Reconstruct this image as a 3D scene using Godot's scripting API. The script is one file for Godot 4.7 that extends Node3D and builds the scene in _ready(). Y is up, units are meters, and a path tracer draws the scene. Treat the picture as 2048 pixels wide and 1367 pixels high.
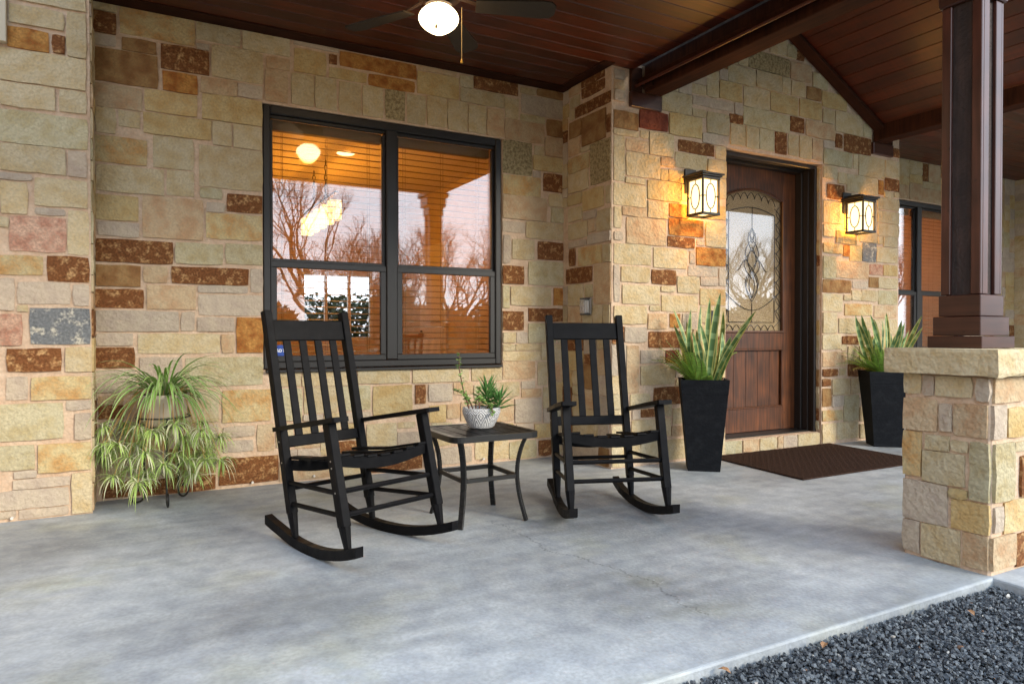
extends Node3D
# A covered stone porch at dusk: rocking chairs, side table, planters, lanterns, front door.
# House axes: x runs along the window wall, -z goes into the wall, y is up. The camera stands off the slab.

var rng := RandomNumberGenerator.new()
var M := {}

# ---------------------------------------------------------------- helpers
func srgb(r: float, g: float, b: float) -> Color:
	return Color(r / 255.0, g / 255.0, b / 255.0)

func noise_bytes(seed_: int, freq: float, w: int, h: int, octaves := 4, kind := FastNoiseLite.TYPE_SIMPLEX_SMOOTH) -> PackedByteArray:
	var n := FastNoiseLite.new()
	n.seed = seed_
	n.noise_type = kind
	n.frequency = freq
	n.fractal_octaves = octaves
	var im: Image = n.get_seamless_image(w, h)
	im.convert(Image.FORMAT_L8)
	return im.get_data()

func tex_from(data: PackedByteArray, w: int, h: int, f: int) -> ImageTexture:
	var im := Image.create_from_data(w, h, false, f, data)
	return ImageTexture.create_from_image(im)

# three colours laid over each other by a coarse and a fine noise
func mottle(seed_: int, a: Color, b: Color, c: Color, cut: float, soft: float, fine_amount: float, freq := 0.012, size := 512) -> ImageTexture:
	var n1 := noise_bytes(seed_, freq, size, size, 5)
	var n2 := noise_bytes(seed_ + 17, 0.09, size, size, 3)
	var n3 := noise_bytes(seed_ + 31, 0.006, size, size, 2)
	var out := PackedByteArray()
	out.resize(size * size * 3)
	for i in size * size:
		var v := n1[i] / 255.0 + (n2[i] / 255.0 - 0.5) * 0.35
		var t := clampf((v - cut) / soft + 0.5, 0.0, 1.0)
		var u := n3[i] / 255.0
		var k := 1.0 + (n2[i] / 255.0 - 0.5) * fine_amount
		var r := lerpf(lerpf(a.r, c.r, u * 0.6), b.r, t) * k
		var g := lerpf(lerpf(a.g, c.g, u * 0.6), b.g, t) * k
		var l := lerpf(lerpf(a.b, c.b, u * 0.6), b.b, t) * k
		out[i * 3] = clampi(int(r * 255.0), 0, 255)
		out[i * 3 + 1] = clampi(int(g * 255.0), 0, 255)
		out[i * 3 + 2] = clampi(int(l * 255.0), 0, 255)
	return tex_from(out, size, size, Image.FORMAT_RGB8)

func grey_tex(seed_: int, freq: float, size := 512, octaves := 5) -> ImageTexture:
	return tex_from(noise_bytes(seed_, freq, size, size, octaves), size, size, Image.FORMAT_L8)

# wood: noise pulled out along the grain, with darker knots; along = true runs the grain along u
func wood_tex(seed_: int, light: Color, dark: Color, along: bool, size := 512) -> ImageTexture:
	var n := FastNoiseLite.new()
	n.seed = seed_
	n.frequency = 0.06
	n.fractal_octaves = 4
	var im: Image = n.get_seamless_image(size / 16, size) if along else n.get_seamless_image(size, size / 16)
	im.convert(Image.FORMAT_L8)
	im.resize(size, size, Image.INTERPOLATE_CUBIC)
	var g := im.get_data()
	var big := noise_bytes(seed_ + 5, 0.008, size, size, 2)
	var spot := noise_bytes(seed_ + 9, 0.02, size, size, 2, FastNoiseLite.TYPE_CELLULAR)
	var out := PackedByteArray()
	out.resize(size * size * 3)
	for i in size * size:
		var v := g[i] / 255.0 * 0.7 + big[i] / 255.0 * 0.45 - 0.1
		if spot[i] < 22:
			v -= 0.35
		v = clampf(v, 0.0, 1.0)
		out[i * 3] = int(lerpf(dark.r, light.r, v) * 255.0)
		out[i * 3 + 1] = int(lerpf(dark.g, light.g, v) * 255.0)
		out[i * 3 + 2] = int(lerpf(dark.b, light.b, v) * 255.0)
	return tex_from(out, size, size, Image.FORMAT_RGB8)

func mat(color: Color, rough := 0.7, spec := 0.5) -> StandardMaterial3D:
	var m := StandardMaterial3D.new()
	m.albedo_color = color
	m.roughness = rough
	m.metallic_specular = spec
	return m

func tri_mat(tex: Texture2D, scale_: float, rough: float, height: Texture2D = null, height_cm := 0.0, tint := Color.WHITE) -> StandardMaterial3D:
	var m := mat(tint, rough)
	m.albedo_texture = tex
	m.uv1_triplanar = true
	m.uv1_world_triplanar = true
	m.uv1_scale = Vector3.ONE * scale_
	if height:
		m.heightmap_enabled = true
		m.heightmap_texture = height
		m.heightmap_scale = height_cm
	return m

func glow(color: Color, energy: float) -> StandardMaterial3D:
	var m := mat(color, 0.5)
	m.emission_enabled = true
	m.emission = color
	m.emission_energy_multiplier = energy
	return m

func pane_mat(alpha: float, tint := Color.WHITE) -> StandardMaterial3D:
	var m := mat(Color(tint.r, tint.g, tint.b, alpha), 0.0)
	m.transparency = BaseMaterial3D.TRANSPARENCY_ALPHA
	return m

func st_new() -> SurfaceTool:
	var st := SurfaceTool.new()
	st.begin(Mesh.PRIMITIVE_TRIANGLES)
	st.set_smooth_group(-1)
	return st

# a triangle whose front looks the way of out
func tri(st: SurfaceTool, a: Vector3, b: Vector3, c: Vector3, out: Vector3) -> void:
	if (b - a).cross(c - a).dot(out) > 0.0:
		var t := b
		b = c
		c = t
	st.add_vertex(a)
	st.add_vertex(b)
	st.add_vertex(c)

func quad(st: SurfaceTool, a: Vector3, b: Vector3, c: Vector3, d: Vector3, out: Vector3) -> void:
	tri(st, a, b, c, out)
	tri(st, a, c, d, out)

# a box with chamfered edges; basis columns are its axes
func cbox(st: SurfaceTool, center: Vector3, size: Vector3, basis := Basis.IDENTITY, bevel := 0.003) -> void:
	var h := size * 0.5
	var b := minf(bevel, minf(h.x, minf(h.y, h.z)) * 0.45)
	for ax in 3:
		var u := (ax + 1) % 3
		var v := (ax + 2) % 3
		for s in [-1.0, 1.0]:
			var c: Array[Vector3] = []
			for k in [[-1, -1], [1, -1], [1, 1], [-1, 1]]:
				var p := Vector3.ZERO
				p[ax] = h[ax] * s
				p[u] = (h[u] - b) * k[0]
				p[v] = (h[v] - b) * k[1]
				c.append(center + basis * p)
			var out := Vector3.ZERO
			out[ax] = s
			quad(st, c[0], c[1], c[2], c[3], basis * out)
			# edge strips shared with the next axis
			for s2 in [-1.0, 1.0]:
				var p0 := Vector3.ZERO
				var p1 := Vector3.ZERO
				p0[ax] = h[ax] * s
				p0[u] = (h[u] - b) * s2
				p1[ax] = (h[ax] - b) * s
				p1[u] = h[u] * s2
				var lo := Vector3.ZERO
				lo[v] = -(h[v] - b)
				var hi := Vector3.ZERO
				hi[v] = h[v] - b
				var o2 := Vector3.ZERO
				o2[ax] = s
				o2[u] = s2
				quad(st, center + basis * (p0 + lo), center + basis * (p1 + lo), center + basis * (p1 + hi), center + basis * (p0 + hi), basis * o2)
	for sx in [-1.0, 1.0]:
		for sy in [-1.0, 1.0]:
			for sz in [-1.0, 1.0]:
				var k := Vector3(sx, sy, sz)
				tri(st, center + basis * (Vector3(h.x, h.y - b, h.z - b) * k), center + basis * (Vector3(h.x - b, h.y, h.z - b) * k), center + basis * (Vector3(h.x - b, h.y - b, h.z) * k), basis * k)

# a bar between two points, w wide (along side) and t thick
func bar(st: SurfaceTool, a: Vector3, b: Vector3, w: float, t: float, side := Vector3.RIGHT, bevel := 0.003) -> void:
	var d := (b - a).normalized()
	var n := d.cross(side).normalized()
	var s := n.cross(d).normalized()
	cbox(st, (a + b) * 0.5, Vector3(w, (b - a).length(), t), Basis(s, d, n), bevel)

# a tube along points with a radius for each
func tube(st: SurfaceTool, pts: Array, radii: Array, sides := 8, caps := true) -> void:
	var rings: Array = []
	var prev := Vector3.ZERO
	for i in pts.size():
		var d: Vector3 = (pts[mini(i + 1, pts.size() - 1)] - pts[maxi(i - 1, 0)]).normalized()
		var n := prev - d * prev.dot(d)
		if n.length() < 0.01:
			n = d.cross(Vector3(0.31, 0.2, 0.93) if absf(d.z) < 0.8 else Vector3(0.9, 0.3, 0.1))
		n = n.normalized()
		prev = n
		var m := d.cross(n)
		var ring: Array[Vector3] = []
		for k in sides:
			var a := TAU * k / sides
			ring.append(pts[i] + (n * cos(a) + m * sin(a)) * radii[mini(i, radii.size() - 1)])
		rings.append(ring)
	for i in pts.size() - 1:
		var c: Vector3 = (pts[i] + pts[i + 1]) * 0.5
		for k in sides:
			var j := (k + 1) % sides
			quad(st, rings[i][k], rings[i][j], rings[i + 1][j], rings[i + 1][k], (rings[i][k] + rings[i + 1][j]) * 0.5 - c)
	if caps:
		for e in [0, pts.size() - 1]:
			var o: Vector3 = pts[e] - pts[1 if e == 0 else e - 1]
			for k in range(1, sides - 1):
				tri(st, rings[e][0], rings[e][k], rings[e][k + 1], o)

# profile points (radius, height) turned about y at center
func lathe(st: SurfaceTool, center: Vector3, prof: Array, sides := 24, squash := Vector3.ONE, with_uv := false) -> void:
	for i in prof.size() - 1:
		var p: Vector2 = prof[i]
		var q: Vector2 = prof[i + 1]
		var slope := Vector2(q.y - p.y, -(q.x - p.x))
		for k in sides:
			var a := TAU * k / sides
			var b := TAU * (k + 1) / sides
			var A := center + Vector3(cos(a) * p.x, p.y, sin(a) * p.x) * squash
			var B := center + Vector3(cos(b) * p.x, p.y, sin(b) * p.x) * squash
			var C := center + Vector3(cos(b) * q.x, q.y, sin(b) * q.x) * squash
			var D := center + Vector3(cos(a) * q.x, q.y, sin(a) * q.x) * squash
			var o := Vector3(cos((a + b) / 2) * slope.x, slope.y, sin((a + b) / 2) * slope.x)
			if with_uv:
				var u0 := float(k) / sides
				var u1 := float(k + 1) / sides
				var v0 := float(i) / (prof.size() - 1)
				var v1 := float(i + 1) / (prof.size() - 1)
				var vs := [[A, u0, v0], [B, u1, v0], [C, u1, v1], [D, u0, v1]]
				for idx in ([[0, 1, 2], [0, 2, 3]] if (B - A).cross(C - A).dot(o) <= 0.0 and (B - A).length() > 1e-6 or (C - A).cross(D - A).dot(o) <= 0.0 and (B - A).length() <= 1e-6 else [[0, 2, 1], [0, 3, 2]]):
					for e in idx:
						st.set_uv(Vector2(vs[e][1], 1.0 - vs[e][2]))
						st.add_vertex(vs[e][0])
			else:
				quad(st, A, B, C, D, o)

# a flat outline (in the plane of axes U, V) pushed out along N by depth
func slab_of(st: SurfaceTool, outline: PackedVector2Array, o: Vector3, U: Vector3, V: Vector3, N: Vector3, depth: float) -> void:
	var idx := Geometry2D.triangulate_polygon(outline)
	var P := func(p: Vector2, d: float) -> Vector3: return o + U * p.x + V * p.y + N * d
	for i in range(0, idx.size(), 3):
		tri(st, P.call(outline[idx[i]], depth), P.call(outline[idx[i + 1]], depth), P.call(outline[idx[i + 2]], depth), N)
		tri(st, P.call(outline[idx[i]], 0.0), P.call(outline[idx[i + 1]], 0.0), P.call(outline[idx[i + 2]], 0.0), -N)
	var area := 0.0
	for i in outline.size():
		var a := outline[i]
		var b := outline[(i + 1) % outline.size()]
		area += a.x * b.y - b.x * a.y
	var turn := -1.0 if area > 0.0 else 1.0
	for i in outline.size():
		var a := outline[i]
		var b := outline[(i + 1) % outline.size()]
		var e := (b - a)
		var out2 := Vector2(-e.y, e.x) * turn
		quad(st, P.call(a, 0.0), P.call(b, 0.0), P.call(b, depth), P.call(a, depth), U * out2.x + V * out2.y)

# a wall sheet with rectangular openings [u0, v0, u1, v1], depth thick along -N
func wall_sheet(st: SurfaceTool, u0: float, u1: float, v0: float, v1: float, holes: Array, o: Vector3, U: Vector3, V: Vector3, N: Vector3, depth: float) -> void:
	var us := [u0, u1]
	var vs := [v0, v1]
	for h in holes:
		us.append_array([h[0], h[2]])
		vs.append_array([h[1], h[3]])
	us.sort()
	vs.sort()
	var solid := func(i: int, j: int) -> bool:
		if i < 0 or j < 0 or i >= us.size() - 1 or j >= vs.size() - 1 or us[i + 1] - us[i] < 1e-5 or vs[j + 1] - vs[j] < 1e-5:
			return false
		var c := Vector2((us[i] + us[i + 1]) / 2, (vs[j] + vs[j + 1]) / 2)
		for h in holes:
			if c.x > h[0] and c.x < h[2] and c.y > h[1] and c.y < h[3]:
				return false
		return true
	var P := func(u: float, v: float, d: float) -> Vector3: return o + U * u + V * v - N * d
	for i in us.size() - 1:
		for j in vs.size() - 1:
			if not solid.call(i, j):
				continue
			var a: float = us[i]
			var b: float = us[i + 1]
			var c: float = vs[j]
			var d: float = vs[j + 1]
			quad(st, P.call(a, c, 0.0), P.call(b, c, 0.0), P.call(b, d, 0.0), P.call(a, d, 0.0), N)
			quad(st, P.call(a, c, depth), P.call(b, c, depth), P.call(b, d, depth), P.call(a, d, depth), -N)
			if not solid.call(i - 1, j): quad(st, P.call(a, c, 0.0), P.call(a, d, 0.0), P.call(a, d, depth), P.call(a, c, depth), -U)
			if not solid.call(i + 1, j): quad(st, P.call(b, c, 0.0), P.call(b, d, 0.0), P.call(b, d, depth), P.call(b, c, depth), U)
			if not solid.call(i, j - 1): quad(st, P.call(a, c, 0.0), P.call(b, c, 0.0), P.call(b, c, depth), P.call(a, c, depth), -V)
			if not solid.call(i, j + 1): quad(st, P.call(a, d, 0.0), P.call(b, d, 0.0), P.call(b, d, depth), P.call(a, d, depth), V)

# a leaf or blade: a folded ribbon along points; colours across are edge, middle
func ribbon(st: SurfaceTool, pts: Array, widths: Array, side: Vector3, edge: Array, mid: Array, fold := 0.25) -> void:
	for i in pts.size() - 1:
		var rows: Array = []
		for k in 2:
			var p: Vector3 = pts[i + k]
			var d: Vector3 = (pts[mini(i + k + 1, pts.size() - 1)] - pts[maxi(i + k - 1, 0)]).normalized()
			var s := (side - d * side.dot(d)).normalized()
			var up := s.cross(d).normalized()
			var w: float = widths[i + k]
			rows.append([p - s * w + up * w * fold, p - s * w * 0.58 + up * w * fold * 0.5, p, p + s * w * 0.58 + up * w * fold * 0.5, p + s * w + up * w * fold])
		var ec: Color = edge[i % edge.size()]
		var mc: Color = mid[i % mid.size()]
		var cols := [ec, mc, mc, mc, ec]
		for c in 4:
			for e in [[0, c], [0, c + 1], [1, c + 1], [0, c], [1, c + 1], [1, c]]:
				st.set_color(cols[e[1]])
				st.add_vertex(rows[e[0]][e[1]])

func arc(base: Vector3, dir: Vector3, length: float, droop: float, n := 7) -> Array:
	var pts := [base]
	var d := dir.normalized()
	var p := base
	for i in n:
		d = (d + Vector3.DOWN * droop / n).normalized()
		p += d * length / n
		pts.append(p)
	return pts

# commit a SurfaceTool as one named mesh
func mesh_of(st: SurfaceTool) -> ArrayMesh:
	st.generate_normals()
	return st.commit()

func obj(called: String, st: SurfaceTool, m: Material, parent: Node = self, at := Vector3.ZERO) -> MeshInstance3D:
	var o := MeshInstance3D.new()
	o.name = called
	o.mesh = mesh_of(st)
	o.material_override = m
	o.position = at
	parent.add_child(o, true)
	return o

var taken := {}
func numbered(called: String) -> String:
	var n: int = taken.get(called, 0)
	taken[called] = n + 1
	return called if n == 0 else "%s_%03d" % [called, n]

func thing(called: String, label: String, category: String, at := Vector3.ZERO, turn := 0.0, group := "") -> Node3D:
	var o := Node3D.new()
	o.name = numbered(called)
	o.position = at
	o.rotation.y = turn
	o.set_meta("label", label)
	o.set_meta("category", category)
	if group:
		o.set_meta("group", group)
	add_child(o)
	return o

func structure(o: Node, label := "") -> void:
	o.set_meta("kind", "structure")
	if label:
		o.set_meta("label", label)

func one_box(called: String, center: Vector3, size: Vector3, m: Material, parent: Node, bevel := 0.003, basis := Basis.IDENTITY) -> MeshInstance3D:
	var st := st_new()
	cbox(st, center, size, basis, bevel)
	return obj(called, st, m, parent)

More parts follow.
